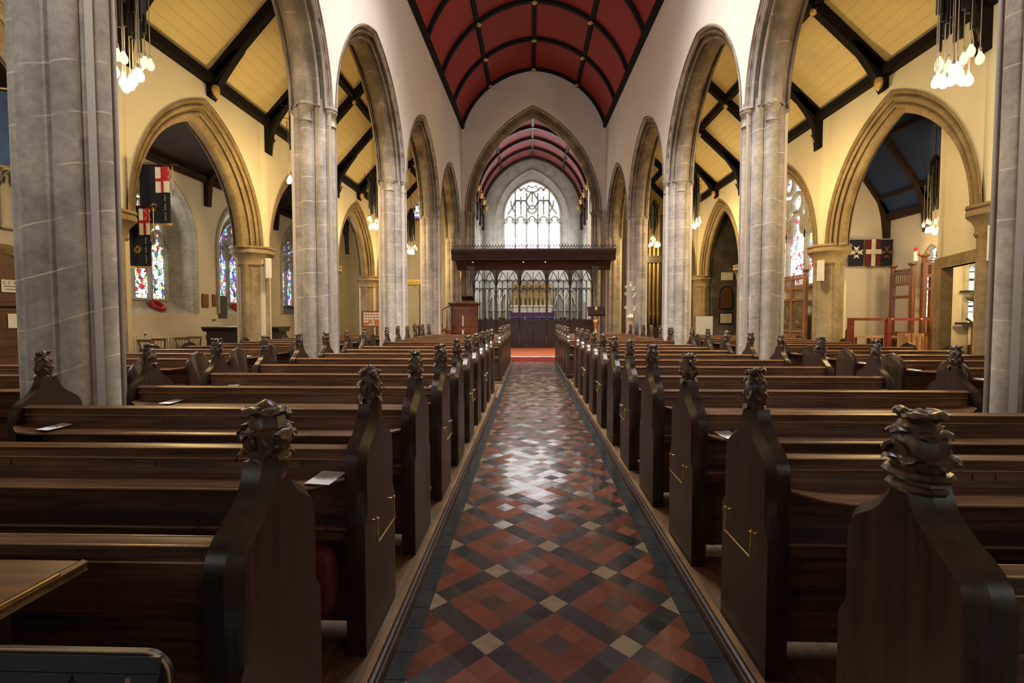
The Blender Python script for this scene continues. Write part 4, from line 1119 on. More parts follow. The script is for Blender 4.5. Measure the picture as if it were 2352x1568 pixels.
def cushion(name, x, y, z, sx, sy, sz, m, lab, cat):
    mb = MB(); r = []
    for i in range(9):
        A = -PI / 2 + PI * i / 8; rr = math.copysign(abs(math.cos(A)) ** 0.35, 1); zz = math.copysign(abs(math.sin(A)) ** 0.6, math.sin(A))
        r.append([(sx * rr * math.copysign(abs(math.cos(2 * PI * k / 20)) ** 0.45, math.cos(2 * PI * k / 20)), sy * rr * math.copysign(abs(math.sin(2 * PI * k / 20)) ** 0.45, math.sin(2 * PI * k / 20)), sz * zz) for k in range(20)])
    mb.grid(r, True, True); mb.obj(name, M[m], None, (x, y, z), label=lab, cat=cat)
cushion('kneeler', -0.93, LB[1][0] + YB - 0.10, 0.40, 0.12, 0.05, 0.14, 'kneeler_red', 'dark red hanging kneeler below the ledge of the second left pew', 'kneeler')
cushion('kneeler', 1.62, RB[1][0] + YB - 0.10, 0.40, 0.16, 0.05, 0.16, 'bag_navy', 'dark navy hanging kneeler below the ledge of the second right pew', 'kneeler')

# desk and chair back in the left foreground -----------------------------
e = empty('table', (-1.545, 0.83, 0), 0, 'brown polished wooden table against the nearest left pew back', 'table')
mb = MB(); prof = [(0.5, 0.902), (0.512, 0.91), (0.506, 0.918), (0.514, 0.922), (0.514, 0.93), (0.50, 0.934)]
mb.box(-0.6, 0.495, -0.04, 0.24, 0.90, 0.933)
r = [[(x, y, z) for x, z in prof] for y in (-0.04, 0.245)]; mb.grid(r, False); 
mb.obj('table_top', M['table_wood'], e)
mb = MB(); mb.box(-0.58, 0.485, -0.03, 0.10, 0.0, 0.90); mb.obj('side_panel', M['screen_wood'], e)
for x in (-0.54, 0.42):
    for y in (0.13,):
        mb = MB(); mb.box(x - 0.03, x + 0.03, y - 0.03, y + 0.03, 0.0, 0.79); mb.obj('leg', M['pew_wood_z'], e)
mb = MB(); mb.box(0.504, 0.512, -0.03, 0.18, 0.922, 0.9355); mb.obj('edge_strip', M['brass'], e, label='worn shiny edge')
e = empty('chair', (-0.925, 0.715, 0), 0, 'black padded chair back with a worn rounded top corner, bottom left foreground', 'chair')
def rrect(x0, x1, z0, z1, r, n=8):
    p = [(x0, z0), (x1, z0)]
    p += [(x1 - r + r * math.cos(A * PI / 2 / n), z1 - r + r * math.sin(A * PI / 2 / n)) for A in range(n + 1)]
    p += [(x0 + r - r * math.sin(A * PI / 2 / n), z1 - r + r * math.cos(A * PI / 2 / n)) for A in range(n + 1)]; return p
mb = MB(); pl = rrect(-0.36, 0.36, 0.64, 0.975, 0.04)
mb.prism(pl, lambda p, y: (p[0], y, p[1]), 0.0, 0.013); mb.obj('backrest', M['vinyl_black'], e)
mb = MB(); mb.tube([(x, 0.002, z) for x, z in pl[1:]], 0.0022, 6); mb.obj('edge_trim', M['worn_edge'], e)
mb = MB()
for k in range(5):
    c = -0.28 + 0.14 * k
    mb.prism([(c + 0.07 * math.cos(PI * i / 10), 0.945 - 0.038 * math.sin(PI * i / 10)) for i in range(11)], lambda p, y: (p[0], y, p[1]), -0.004, 0.001)
mb.box(-0.35, 0.35, -0.004, 0.001, 0.944, 0.972)
mb.obj('scalloped_pad', M['vinyl_blue'], e, label='blue black scalloped upper band')
mb = MB(); mb.tube([(0.30, -0.006, 0.935), (0.30, 0.0, 0.935)], 0.0045, 10); mb.obj('screw', M['worn_edge'], e)
mb = MB(); mb.box(-0.30, 0.30, -0.42, 0.0, 0.43, 0.47); mb.obj('seat', M['vinyl_black'], e)
for x in (-0.28, 0.28):
    for y in (-0.38, 0.012):
        mb = MB(); mb.box(x - 0.018, x + 0.018, y - 0.018, y + 0.015, 0.0, 0.45 if y < -0.1 else 0.7); mb.obj('leg', M['black_metal'], e)

# ------------------------------------------------------------------ hanging lamps
def lamp_template():
    e = empty('hanging_lamp'); rnd = random.Random(5)
    mb = MB()
    for k in range(24):
        A = k * 2.4; r = 0.05 + 0.12 * (k / 24) ** .5; L = rnd.uniform(0.6, 1.15); z1 = 1.85 - rnd.uniform(0, .3)
        mb.tube([(r * math.cos(A), r * math.sin(A), z1 - L), (r * math.cos(A), r * math.sin(A), z1)], 0.022, 8)
    mb.lathe([(0.02, 1.2), (0.10, 1.25), (0.10, 1.9), (0.03, 1.98)], n=10)
    mb.obj('tube_cluster', M['black_metal'], e)
    mb = MB()
    for sx in (-1, 1):
        for k, (x, z) in enumerate(((0.30, 1.45), (0.22, 1.20), (0.33, 1.75))):
            mb.tube([(0, 0, z), (sx * x, 0.03 * k, z), (sx * x, 0.03 * k, z + 0.20)], 0.009, 5)
            mb.tube([(0, 0, z - .1), (0, sx * x * .8, z - .1), (0, sx * x * .8, z + 0.12)], 0.009, 5)
    mb.obj('bracket_arms', M['black_metal'], e)
    mb = MB()
    for sx in (-1, 1): mb.tube([(sx * 0.03, 0, 1.9), (sx * 0.03, 0, 4.75)], 0.006, 5)
    mb.obj('suspension_cable', M['black_metal'], e)
    n = 15
    for k in range(n):
        A = 2 * PI * k / n * 3.1; r = (0.10, 0.17, 0.235)[k % 3] * (1 if k % 2 else 0.9)
        lit = k % 5 not in (1, 3)
        z = rnd.uniform(0.0, 0.10) if lit else rnd.uniform(0.20, 0.34)
        x, y = r * math.cos(A), r * math.sin(A)
        c = MB(); c.tube([(0, 0, 0.13), (0, 0, 1.25 + 0.2 * math.sin(k))], 0.0055, 5); c.lathe([(0.012, 0.075), (0.018, 0.08), (0.018, 0.12), (0.013, 0.145), (0.006, 0.15)], n=8)
        co_ = c.obj('cord', M['cord_grey'], e, (x, y, z))
        b = MB(); b.lathe([(0.001, -0.060), (0.024, -0.056), (0.042, -0.032), (0.047, 0.0), (0.040, 0.032), (0.024, 0.062), (0.018, 0.085)], n=12)
        b.obj('bulb', M['bulb_lit' if lit else 'bulb_dim'], co_, label='glowing bulb' if lit else 'bulb seen against the light')
    return e
lt = lamp_template(); LC = {}
LC[lt.name] = kids(lt)
for c in kids(lt): LC[c.name] = kids(c)
def put_lamp(x, y, z, lab, first=False, power=LAMP_W):
    o = lt if first else copy_tree(lt, None, LC)
    o.location = (x, y, z); o.rotation_euler = (0, 0, x * 3.1 + y); tag(o, lab, 'hanging lamp', 'clusters of bulbs hanging in the church')
    if x > 8: o.scale = (0.7, 0.7, 0.85)
    l = bpy.data.lights.new('lamp_light', 'POINT'); l.energy = power; l.color = LAMP_COL; l.shadow_soft_size = 0.16
    lo = bpy.data.objects.new('lamp_light', l); link(lo); lo.location = (x, y, z - 0.16)
put_lamp(-4.95, 5.95, 4.40, 'black hanging cluster of bare bulbs nearest the camera on the left', True)
for x, y, z, lab in ((-5.5, 11.4, 4.68, 'hanging cluster of bulbs beside the left edge of the second left pier'), (-5.5, 16.95, 4.62, 'hanging cluster of bulbs between the second and third left piers'), (-5.3, 21.5, 4.35, 'hanging cluster of bulbs between the third and fourth left piers'),
                     (5.28, 6.28, 4.42, 'black hanging cluster of bare bulbs nearest the camera on the right'), (5.75, 12.0, 4.6, 'hanging cluster of bulbs behind the second right pier'), (5.95, 17.75, 4.75, 'hanging cluster of bulbs in front of the third right pier'), (5.34, 21.0, 4.55, 'hanging cluster of bulbs in front of the organ pipes')):
    put_lamp(x, y, z, lab)
put_lamp(8.85, 10.9, 3.36, 'hanging cluster of bulbs under the blue ceiling of the right chapel', power=70)

# ------------------------------------------------------------------ rood screen
SY = 21.2; sc = empty('rood_screen', (CX, SY, 0.135), 0, 'tall dark carved wooden screen with doors across the chancel entrance', 'screen')
ZB = 0.0
def sx_(x): return x - CX
posts = [-2.49, -1.49, -0.46, 0.74, 1.76, 2.74]
for i, x in enumerate(posts):
    mb = MB(); mb.lathe([(0.09, 0), (0.09, 0.3), (0.06, 0.36), (0.055, 1.2), (0.075, 1.24), (0.05, 1.3), (0.045, 2.85), (0.075, 2.95), (0.06, 3.0), (0.09, 3.1), (0.09, 3.4)], (sx_(x), 0, 0), 8, sm=False)
    mb.obj('post', M['screen_wood'], sc)
mb = MB(); Msx = lambda s, u, z: (sx_(s), u - 0.06, z - 0.135)
ops = [dict(c=(a + b) / 2, a=(b - a) / 2 - 0.07, zb=2.9, zs=3.13, zt=3.13 + ((b - a) / 2 - 0.07) * 1.1) for a, b in zip(posts[:-1], posts[1:])]
wall(mb, Msx, posts[0] - 0.05, posts[-1] + 0.05, 2.9, 4.0, ops, 0.12, 16); mb.obj('arched_head', M['screen_wood'], sc)
mb = MB()
segs = []
for a, b in zip(posts[:-1], posts[1:]):
    c = (a + b) / 2; w_ = (b - a) / 2 - 0.06; q = w_ / 2
    segs.append([(c, 0.2), (c, 3.5)])
    for e_ in (-1, 1):
        segs.append([(c + e_ * q, 1.4), (c + e_ * q, 3.0)])
        segs.append([(c, 3.0), (c + e_ * q * 0.5, 3.3), (c + e_ * q, 3.45)]); segs.append([(c + e_ * w_, 3.0), (c + e_ * q * 1.4, 3.25), (c + e_ * q, 3.5)])
    for k in (-1.5, -0.5, 0.5, 1.5):
        for zz in (2.98, 2.58): segs.append(arch_line(c + k * q, q / 2, zz, zz + 0.16, 6))
    segs.append([(c - w_, 2.76), (c + w_, 2.76)])
tracery_bars(mb, lambda s, u, z: (sx_(s), u, z - 0.135), segs, 0.032, 0.04); mb.obj('tracery', M['screen_wood'], sc)
for a, b in zip(posts[:-1], posts[1:]):
    mb = MB(); c = sx_((a + b) / 2); w_ = (b - a) / 2 - 0.05
    mb.box(c - w_, c + w_, -0.02, 0.02, 0.02, 1.2); mb.box(c - w_, c + w_, -0.05, 0.05, 1.19, 1.27); mb.box(c - w_, c + w_, -0.045, 0.045, 0.0, 0.10); mb.box(c - w_, c + w_, -0.035, 0.03, 0.28, 0.33); mb.box(c - w_, c + w_, -0.035, 0.03, 0.98, 1.02)
    for k in range(5): x = c - w_ + 2 * w_ * k / 4; mb.box(x - 0.02, x + 0.02, -0.04, 0.0, 0.05, 1.2)
    for k in range(4):
        x = c - w_ + 2 * w_ * (k + .5) / 4
        for zz in (0.19, 1.10):
            for m_ in range(4): mb.ball((x + 0.035 * math.cos(m_ * PI / 2), -0.022, zz + 0.035 * math.sin(m_ * PI / 2)), 0.022, 6, 4)
    mb.obj('lower_panel', M['screen_wood'], sc)
mb = MB(); cov = [(-0.06, 3.42), (-0.10, 3.55), (-0.20, 3.68), (-0.36, 3.77), (-0.55, 3.80), (-0.55, 3.86), (0.1, 3.86), (0.06, 3.42)]
r = [[(x, y, z) for y, z in cov] for x in (-3.35, 3.35)]; mb.grid(r, False, True); mb.face(r[0]); mb.face(r[1])
mb.obj('coving', M['screen_wood'], sc)
for sg in (-1, 1):
    mb = MB()
    pl = [(2.55, 2.55), (2.62, 2.9), (2.72, 3.25), (2.88, 3.52), (3.10, 3.70), (3.40, 3.78), (3.40, 3.9), (2.55, 3.9)]
    mb.prism(pl, lambda p, y: (sg * p[0], y, p[1]), -0.12, 0.12)
    mb.obj('side_bracket', M['screen_wood'], sc)
mb = MB(); cor = [(-0.58, 3.80), (-0.60, 3.88), (-0.56, 3.92), (-0.58, 4.02), (-0.66, 4.10), (-0.70, 4.20), (-0.70, 4.27), (-0.5, 4.28), (0.2, 4.28), (0.2, 3.82)]
r = [[(x, y, z) for y, z in cor] for x in (-3.50, 3.50)]; mb.grid(r, False, True); mb.face(r[0]); mb.face(r[1]); mb.obj('cornice', M['screen_wood'], sc)
mb = MB()
for k in range(57):
    x = -3.45 + 6.9 * k / 56; y = -0.66
    mb.bar((x - 0.06, y, 4.28), (x, y, 4.40), 0.018, 0.018); mb.bar((x + 0.06, y, 4.28), (x, y, 4.40), 0.018, 0.018); mb.ball((x, y, 4.42), 0.026, 6, 4); mb.ball((x + 0.06, y, 4.34), 0.015, 5, 3)
mb.box(-3.5, 3.5, y - 0.015, y + 0.015, 4.36, 4.375); mb.obj('cresting', M['screen_wood'], sc)
for i, x in enumerate((-2.6, -0.42, 0.52)):
    mb = MB(); mb.lathe([(0.02, 0.05), (0.035, 0.03), (0.035, 0)], n=8); o = mb.obj('spotlight', M['black_metal'], None, (CX + x, SY - 0.45, 3.865), label='small spotlight under the screen cornice, %s of three from the left' % NUM[i], cat='spotlight', group='spotlights under the screen cornice')
    mb = MB(); mb.ball((0, 0, -0.005), 0.028, 8, 5, sz=0.4); mb.obj('lens', M['spot_lit'], o)

# chancel furniture ------------------------------------------------------
al = empty('altar', (CX, 29.7, 0.75), 0, 'altar with purple frontal in front of the gilded reredos', 'altar')
mb = MB(); mb.box(-1.3, 1.3, -0.4, 0.4, 0, 0.98); mb.obj('table', M['pulpit_wood'], al)
mb = MB(); r = [[(-1.32 + 2.64 * i / 60, -0.43 - 0.015 * math.sin(i * 1.2), z) for i in range(61)] for z in (0.02, 0.74)]; mb.grid(r, True); mb.obj('frontal', M['purple_cloth'], al)
mb = MB(); mb.box(-1.36, 1.36, -0.46, 0.42, 0.98, 1.03); mb.box(-1.36, 1.36, -0.46, -0.44, 0.76, 1.0); mb.obj('altar_cloth', M['violet_cloth'], al)
mb = MB()
for k in range(26): mb.ball((-1.3 + 2.6 * k / 25, -0.465, 0.75), 0.022, 6, 4)
for x in (-0.44, 0.44): mb.box(x - 0.02, x + 0.02, -0.47, -0.44, 0.02, 0.76)
mb.obj('orphrey', M['white_cloth'], al)
rd = empty('reredos', (CX - 0.02, 30.55, 0.75), 0, 'gilded carved reredos with figures above a pale stone shelf', 'reredos')
mb = MB(); mb.box(-1.25, 1.25, -0.1, 0.35, 0.9, 1.40); mb.box(-1.35, 1.35, -0.16, 0.35, 1.40, 1.5); mb.obj('shelf', M['alabaster'], rd)
mb = MB(); mb.box(-1.25, 1.25, 0.2, 0.35, 1.5, 2.9)
for k in range(5):
    c = -1.0 + 0.5 * k; tracery_bars(mb, lambda s, u, z: (s, 0.12 + u, z), [arch_line(c, 0.24, 2.35, 2.8, 8)], 0.05, 0.08)
    mb.lathe([(0.05, 2.75), (0.03, 2.95), (0.005, 3.15)], (c, 0.1, 0), 6)
mb.obj('niche_frame', M['reredos_gilt'], rd)
rnd = random.Random(3)
for k in range(9):
    x = -1.1 + 0.275 * k; h = rnd.uniform(0.55, 0.75)
    f_ = MB(); f_.lathe([(0.10, 0), (0.085, h * .4), (0.075, h * .6), (0.10, h * .72), (0.04, h * .8), (0.03, h * .83)], (0, 0, 0), 8); f_.ball((0, 0, h * .9), 0.055, 8, 6); f_.ball((0.07, -0.05, h * .6), 0.04)
    f_.obj('figure', M['reredos_gilt'], rd, (x, 0.02, 1.5), label='gilded figure')
mb = MB()
for k in range(15): 
    x = -2.9 + 5.8 * k / 14
    if abs(x) > 1.3: mb.lathe([(0.07, 0.5), (0.05, 2.6), (0.09, 2.8), (0.1, 2.9)], (CX + x, 30.9, 0.45), 8)
for c in (-2.45, -1.75, 1.75, 2.45): tracery_bars(mb, lambda s, u, z: (CX + s, 30.93 + u, z), [arch_line(c, 0.3, 2.3, 3.0, 8)], 0.08, 0.1)
struct(mb, 'trim_23', M['alabaster'])
mb = MB(); mb.box(CX - 3.1, CX + 3.1, 30.8, 31.0, 3.85, 4.0); mb.box(CX - 3.1, CX + 3.1, 30.85, 31.0, 1.9, 2.0); struct(mb, 'trim_24', M['grey_stone'])
for sg in (-1, 1):
    for k in range(2):
        e = empty('choir_stall', (CX + sg * (2.35 - 0.75 * k), 25.6, 0.45), 0, 'dark wooden choir stall in the %s of the chancel, %s row' % ('left' if sg < 0 else 'right', 'back' if k == 0 else 'front'), 'choir stall')
        mb = MB(); mb.box(-0.22, 0.22, -1.7, 1.7, 0.4, 0.46); mb.obj('seat', M['screen_wood'], e)
        mb = MB(); mb.box(sg * 0.2 - 0.03, sg * 0.2 + 0.03, -1.7, 1.7, 0, 0.95); mb.obj('back', M['screen_wood'], e)
        for yy in (-1.7, 1.7):
            mb = MB(); mb.box(-0.25, 0.25, yy - 0.03, yy + 0.03, 0, 0.9); mb.ball((0, yy, 0.98), 0.08); mb.obj('stall_end', M['screen_wood'], e)

# crucifix on the left respond --------------------------------------------
e = empty('crucifix', (-3.2, 22.28, 3.10), 0, 'wooden crucifix with gilded figure on the stone left of the screen', 'crucifix')
mb = MB(); mb.box(-0.028, 0.028, 0, 0.03, 0, 0.72); mb.box(-0.24, 0.24, 0, 0.03, 0.50, 0.55)
for x, z in ((-0.24, .525), (0.24, .525), (0, .74)): mb.ball((x, 0.015, z), 0.04)
mb.obj('cross', M['pulpit_wood'], e)
mb = MB(); mb.tube([(-0.2, -0.02, 0.55), (-0.05, -0.03, 0.50), (0, -0.03, 0.49), (0.05, -0.03, 0.50), (0.2, -0.02, 0.55)], [0.01, 0.014, 0.03, 0.014, 0.01], 8)
mb.tube([(0, -0.03, 0.50), (0.005, -0.03, 0.38), (0, -0.04, 0.30), (0.012, -0.05, 0.2), (0, -0.03, 0.06)], [0.035, 0.028, 0.032, 0.02, 0.012], 8); mb.ball((0.01, -0.04, 0.56), 0.03); mb.obj('figure', M['gold'], e)
mb = MB(); mb.box(-0.05, 0.05, 0, 0.15, -0.10, 0.0); mb.obj('bracket', M['pulpit_wood'], e)

# pulpit ----------------------------------------------------------------------
pu = empty('pulpit', (-2.62, 19.3, 0.135), 0, 'octagonal carved wooden pulpit with stairs, left of the screen', 'pulpit')
mb = MB(); mb.lathe([(0.30, 0), (0.30, 0.1), (0.16, 0.2), (0.16, 0.45), (0.3, 0.6), (0.50, 0.72)], n=8, sm=False, rot=PI / 8); mb.obj('stem', M['pulpit_wood'], pu)
mb = MB(); mb.lathe([(0.56, 0.72), (0.58, 0.78), (0.54, 0.82), (0.54, 0.98), (0.57, 1.0), (0.52, 1.03), (0.52, 1.80), (0.50, 1.80)], n=8, sm=False, rot=PI / 8); mb.obj('drum', M['pulpit_wood'], pu)
mb = MB()
for k in range(8):
    A = PI / 8 + PI / 4 * k; mb.lathe([(0.03, 0.8), (0.03, 1.82)], (0.54 * math.cos(A), 0.54 * math.sin(A), 0), 6)
    B = PI / 4 * k; rm = Matrix.Rotation(B + PI / 2, 4, 'Z')
    for j in (-0.13, 0, 0.13):
        segs = [arch_line(j, 0.06, 1.5, 1.62, 6), [(j - 0.065, 1.05), (j - 0.065, 1.5)]]
        tracery_bars(mb, lambda s, u, z: tuple(rm @ Vector((s, -0.485 + u * 0.3, z))), segs, 0.02, 0.04)
    tracery_bars(mb, lambda s, u, z: tuple(rm @ Vector((s, -0.49 + u * 0.3, z))), [[(-0.2, 1.66), (0.2, 1.66)]], 0.03, 0.04)
mb.obj('panel_tracery', M['pulpit_wood'], pu)
mb = MB(); mb.lathe([(0.54, 1.80), (0.62, 1.84), (0.68, 1.90), (0.68, 1.94), (0.50, 1.95)], n=8, sm=False, rot=PI / 8); mb.obj('cornice', M['pulpit_wood'], pu)
mb = MB(); mb.lathe([(0.05, 1.93), (0.03, 2.0), (0.06, 2.05)], (0.15, -0.1, 0), 8); mt = Matrix.Translation((0.15, -0.1, 2.12)) @ Matrix.Rotation(R(-28), 4, 'X'); mb.box(-0.24, 0.24, -0.17, 0.17, -0.015, 0.015, mt); mb.obj('book_rest', M['screen_wood'], pu)
mb = MB(); mb.box(-0.02, 0.02, -0.53, -0.51, 1.0, 1.42); mb.box(-0.03, 0.03, -0.54, -0.51, 0.70, 0.86); mb.obj('light_strip', M['white_paint'], pu)
for k in range(6):
    mb = MB(); mb.box(-1.75 + 0.2 * k, -1.5 + 0.2 * k, -0.3, 0.3, 0.0, 0.14 * (k + 1)); mb.obj('stair_step', M['pulpit_wood'], pu)
mb = MB()
mb.tube([(-1.9, -0.34, 0.95), (-1.5, -0.34, 1.12), (-1.1, -0.34, 1.40), (-0.8, -0.34, 1.70), (-0.5, -0.32, 1.82)], 0.035, 6); mb.bar((-1.85, -0.34, 0.2), (-0.6, -0.34, 0.95), 0.05, 0.10)
mb.obj('handrail', M['pulpit_wood'], pu)
for k in range(7):
    x = -1.8 + 0.19 * k; mb = MB(); mb.lathe([(0.018, 0.22 + 0.11 * k), (0.026, 0.5 + 0.11 * k), (0.015, 0.6 + 0.12 * k), (0.02, 0.96 + 0.12 * k)], (x, -0.34, 0), 6); mb.obj('baluster', M['pulpit_wood'], pu)
mb = MB(); mb.lathe([(0.06, 0), (0.06, 0.9), (0.09, 0.95), (0.07, 1.05), (0.0, 1.15)], (-1.95, -0.34, 0), 6, sm=False); mb.obj('newel_post', M['pulpit_wood'], pu)

# lectern --------------------------------------------------------------------
e = empty('lectern', (2.60, 19.0, 0.135), 0, 'polished brass lectern with dark wooden book desk, right of the screen doors', 'lectern')
mb = MB(); mb.lathe([(0.26, 0), (0.26, 0.04), (0.18, 0.10), (0.08, 0.16), (0.05, 0.3), (0.05, 0.6), (0.09, 0.66), (0.11, 0.72), (0.05, 0.80), (0.045, 1.0), (0.08, 1.06), (0.12, 1.15), (0.12, 1.22), (0.06, 1.30), (0.08, 1.40), (0.05, 1.45), (0.06, 1.6), (0.09, 1.66), (0.03, 1.78), (0.01, 1.82)], n=16); mb.obj('stem', M['brass'], e)
mb = MB(); mt = Matrix.Translation((0, -0.02, 1.58)) @ Matrix.Rotation(R(50), 4, 'X'); mb.box(-0.34, 0.34, -0.2, 0.2, 0.02, 0.06, mt); mb.box(-0.34, 0.34, -0.23, -0.2, 0.0, 0.1, mt); mb.obj('book_desk', M['screen_wood'], e)
# brass candle stand with flower finials ---------------------------------------
e = empty('candelabrum', (3.52, 17.0, 0.135), 0, 'tall brass branched stand with openwork flower heads in front of the fourth right pier', 'candle stand')
mb = MB(); mb.lathe([(0.26, 0), (0.26, 0.06), (0.20, 0.10), (0.20, 0.55), (0.22, 0.58)], n=14); mb.obj('base', M['pulpit_wood'], e, label='round wooden base')
mb = MB(); mb.lathe([(0.16, 0.58), (0.16, 0.62), (0.10, 0.68), (0.07, 0.80), (0.035, 0.9), (0.035, 1.1), (0.07, 1.12), (0.03, 1.15), (0.03, 2.4), (0.05, 2.45), (0.02, 2.52)], n=12); mb.ball((0, 0, 1.36), 0.14, 14, 10); mb.tube([(-0.12, 0, 1.12), (0.12, 0, 1.12)], 0.012); mb.obj('stem', M['silver'], e)
for (x, z) in ((-0.16, 1.70), (0.16, 1.70), (-0.16, 2.18), (0.16, 2.18), (-0.15, 2.42), (0.13, 2.40), (0.0, 2.56), (0.02, 2.36)):
    mb = MB(); mb.tube([(0, 0, z - 0.08), (x * 0.6, 0, z - 0.1), (x, 0, z - 0.05)], 0.009, 6)
    for k in range(6): mb.tube([(x + 0.03 * math.cos(k * PI / 3) + 0.028 * math.cos(j * PI / 3), 0.01, z + 0.03 * math.sin(k * PI / 3) + 0.028 * math.sin(j * PI / 3)) for j in range(6)], 0.006, 4, closed=True)
    mb.ball((x, 0, z), 0.022); mb.obj('flower_head', M['silver'], e)

# organ -------------------------------------------------------------------------
og = empty('organ_case', (5.66, 22.6, 0), 0, 'group of tall organ pipes in a dark case between the third and fourth right piers', 'organ')
mb = MB(); mb.box(-0.55, 0.75, 0.25, 1.0, 0.0, 6.3); mb.box(-0.42, 0.40, -0.2, 0.25, 4.0, 4.32); mb.box(-0.42, 0.40, -0.12, 0.25, 0.0, 1.0); mb.obj('case', M['screen_wood'], og)
for k in range(4):
    mb = MB(); x = -0.3 + 0.19 * k; t = 6.1 + 0.35 * (k > 2) - 0.1 * (k == 1); mb.lathe([(0.02, 1.0), (0.085, 1.6), (0.085, t), (0.07, t)], (x, -0.02, 0), 12); mb.box(x - 0.05, x + 0.05, -0.115, -0.09, 1.6, 1.75); mb.obj('organ_pipe', M['pipe_metal'], og)
mb = MB()
for k in range(7): mb.ball((-0.36 + 0.12 * k, -0.21, 4.16), 0.035, 6, 4)
mb.obj('frieze_bosses', M['old_brass'], og)

# notice boards and tablets -------------------------------------------------------
e = empty('notice_board', (-6.66, 20.3, 0), 0, 'orange cork notice board covered in white cards on the far left pier', 'notice board')
mb = MB(); mb.box(-0.45, 0.45, 0, 0.03, 1.10, 1.73); mb.obj('board', M['cork'], e)
mb = MB(); 
for a in (((-0.46, 1.09), (0.46, 1.09)), ((-0.46, 1.74), (0.46, 1.74)), ((-0.46, 1.09), (-0.46, 1.74)), ((0.46, 1.09), (0.46, 1.74))): mb.bar((a[0][0], 0.01, a[0][1]), (a[1][0], 0.01, a[1][1]), 0.05, 0.04)
for x in (-0.4, 0.4): mb.box(x - 0.03, x + 0.03, 0.0, 0.06, 0, 1.1)
mb.obj('frame', M['pulpit_wood'], e)
rnd = random.Random(9); 
for r_ in range(5):
    for c_ in range(7):
        if r_ > 2 and rnd.random() < 0.5: continue
        mb = MB(); mb.box(-0.05, 0.05, -0.006, 0, -0.038, 0.038); mb.obj('pinned_card', M['white_paint'], e, (-0.37 + c_ * 0.122 + rnd.uniform(-.01, .01), 0, 1.66 - r_ * 0.115))
e = empty('display_board', (6.10, 17.0, 0), 0, 'blank white display board standing behind the pews between the second and third right piers', 'board')
mb = MB(); mb.box(-0.29, 0.29, 0, 0.03, 0.88, 1.53); mb.obj('panel', M['cream_paint'], e)
for x in (-0.25, 0.25): mb = MB(); mb.box(x - 0.02, x + 0.02, 0.03, 0.06, 0.04, 1.4); mb.obj('leg', M['black_metal'], e)
def plaque(x, y, z, w_, h_, m, lab, ax='y', shape='rect', frame=None, t=0.03, cat='tablet'):
    e = empty('wall_tablet', (x, y, z), 0, lab, cat)
    def P_(p, d): return (p[0], d, p[1]) if ax == 'x' else (d, p[0], p[1])
    def poly(k):
        a, b = w_ / 2 + k, h_ / 2 + k
        if shape == 'pointed': return [(-a, -b), (a, -b)] + [(s, zz) for s, zz in arch_line(0, a, b * 0.35, b, 8)[::-1]]
        return [(-a, -b), (a, -b), (a, b), (-a, b)]
    sg = -1 if (ax == 'x' or x > 0) else 1
    if frame: mb = MB(); mb.prism(poly(0.05), P_, 0, sg * t); mb.obj('frame', M[frame], e)
    mb = MB(); mb.prism(poly(0), P_, 0, sg * (t + 0.012)); mb.obj('panel', M[m], e); return e
plaque(XN, 16.01, 2.05, 0.30, 0.46, 'bronze', 'small bronze rectangular tablet on the left chapel wall, nearest the window')
plaque(XN, 16.47, 2.08, 0.16, 0.42, 'bronze', 'narrow bronze tablet beside the tall slate tablet on the left chapel wall')
plaque(XN, 16.93, 1.86, 0.44, 0.80, 'slate', 'tall dark slate tablet on the left chapel wall')
plaque(XN, 16.45, 1.40, 0.18, 0.06, 'old_brass', 'tiny brass plate below the narrow bronze tablet')
plaque(8.70, 21.6, 3.30, 0.50, 0.34, 'alabaster', 'yellow lit rectangular stone tablet high on the dark rubble wall', ax='x')
plaque(8.68, 21.6, 2.36, 0.50, 0.95, 'bronze', 'pointed brown memorial tablet in a dark frame on the rubble wall', shape='pointed', frame='black_metal', ax='x')
plaque(8.68, 21.6, 1.44, 0.50, 0.42, 'alabaster', 'small pale memorial tablet in a dark frame, lowest on the rubble wall', frame='black_metal', ax='x')
mt_ = plaque(7.9, 22.62, 2.75, 0.30, 1.0, 'alabaster', 'pale upright memorial with small statue beside the far right arch', ax='x')
mb = MB(); mb.box(-0.2, 0.2, -0.12, 0, 0.5, 0.56); mb.box(-0.2, 0.2, -0.12, 0, -0.62, -0.52); mb.ball((0, -0.06, 0.95), 0.06); mb.lathe([(0.1, 0.56), (0.06, 0.75), (0.08, 0.88), (0.02, 0.92)], (0, -0.06, 0), 8); mb.obj('statue', M['alabaster'], mt_)
plaque(8.47, 13.58, 1.85, 0.26, 0.72, 'oil_painting', 'dark narrow painting in a thin gilt frame beside the large right arch', ax='x', frame='old_brass', cat='painting')

# speakers on the outer piers
def speaker(x, y, z, lab, h=0.52):
    o = MB(); o.box(-0.07, 0.07, -0.08, 0.08, -h / 2, h / 2); s = o.obj('wall_speaker', M['cream_paint'], None, (x, y, z), R(40 if x < 0 else -40), label=lab, cat='loudspeaker', group='slim cream loudspeakers on the arcade piers')
    m = MB(); m.box(-0.055, 0.055, -0.086, -0.08, -h / 2 + .02, h / 2 - .02); m.obj('grille', M['white_paint'], s)
    m = MB(); m.box(-0.02, 0.02, 0.08, 0.14, -0.05, 0.05); m.obj('bracket', M['black_metal'], s)
speaker(-6.90, 12.55, 2.78, 'slim cream loudspeaker on the pier left of the second left nave pier')
speaker(7.42, 12.55, 2.68, 'slim cream loudspeaker on the ochre pier right of the stained glass window')
speaker(7.40, 7.95, 2.68, 'slim cream loudspeaker beside the nearest right nave pier', 0.56)

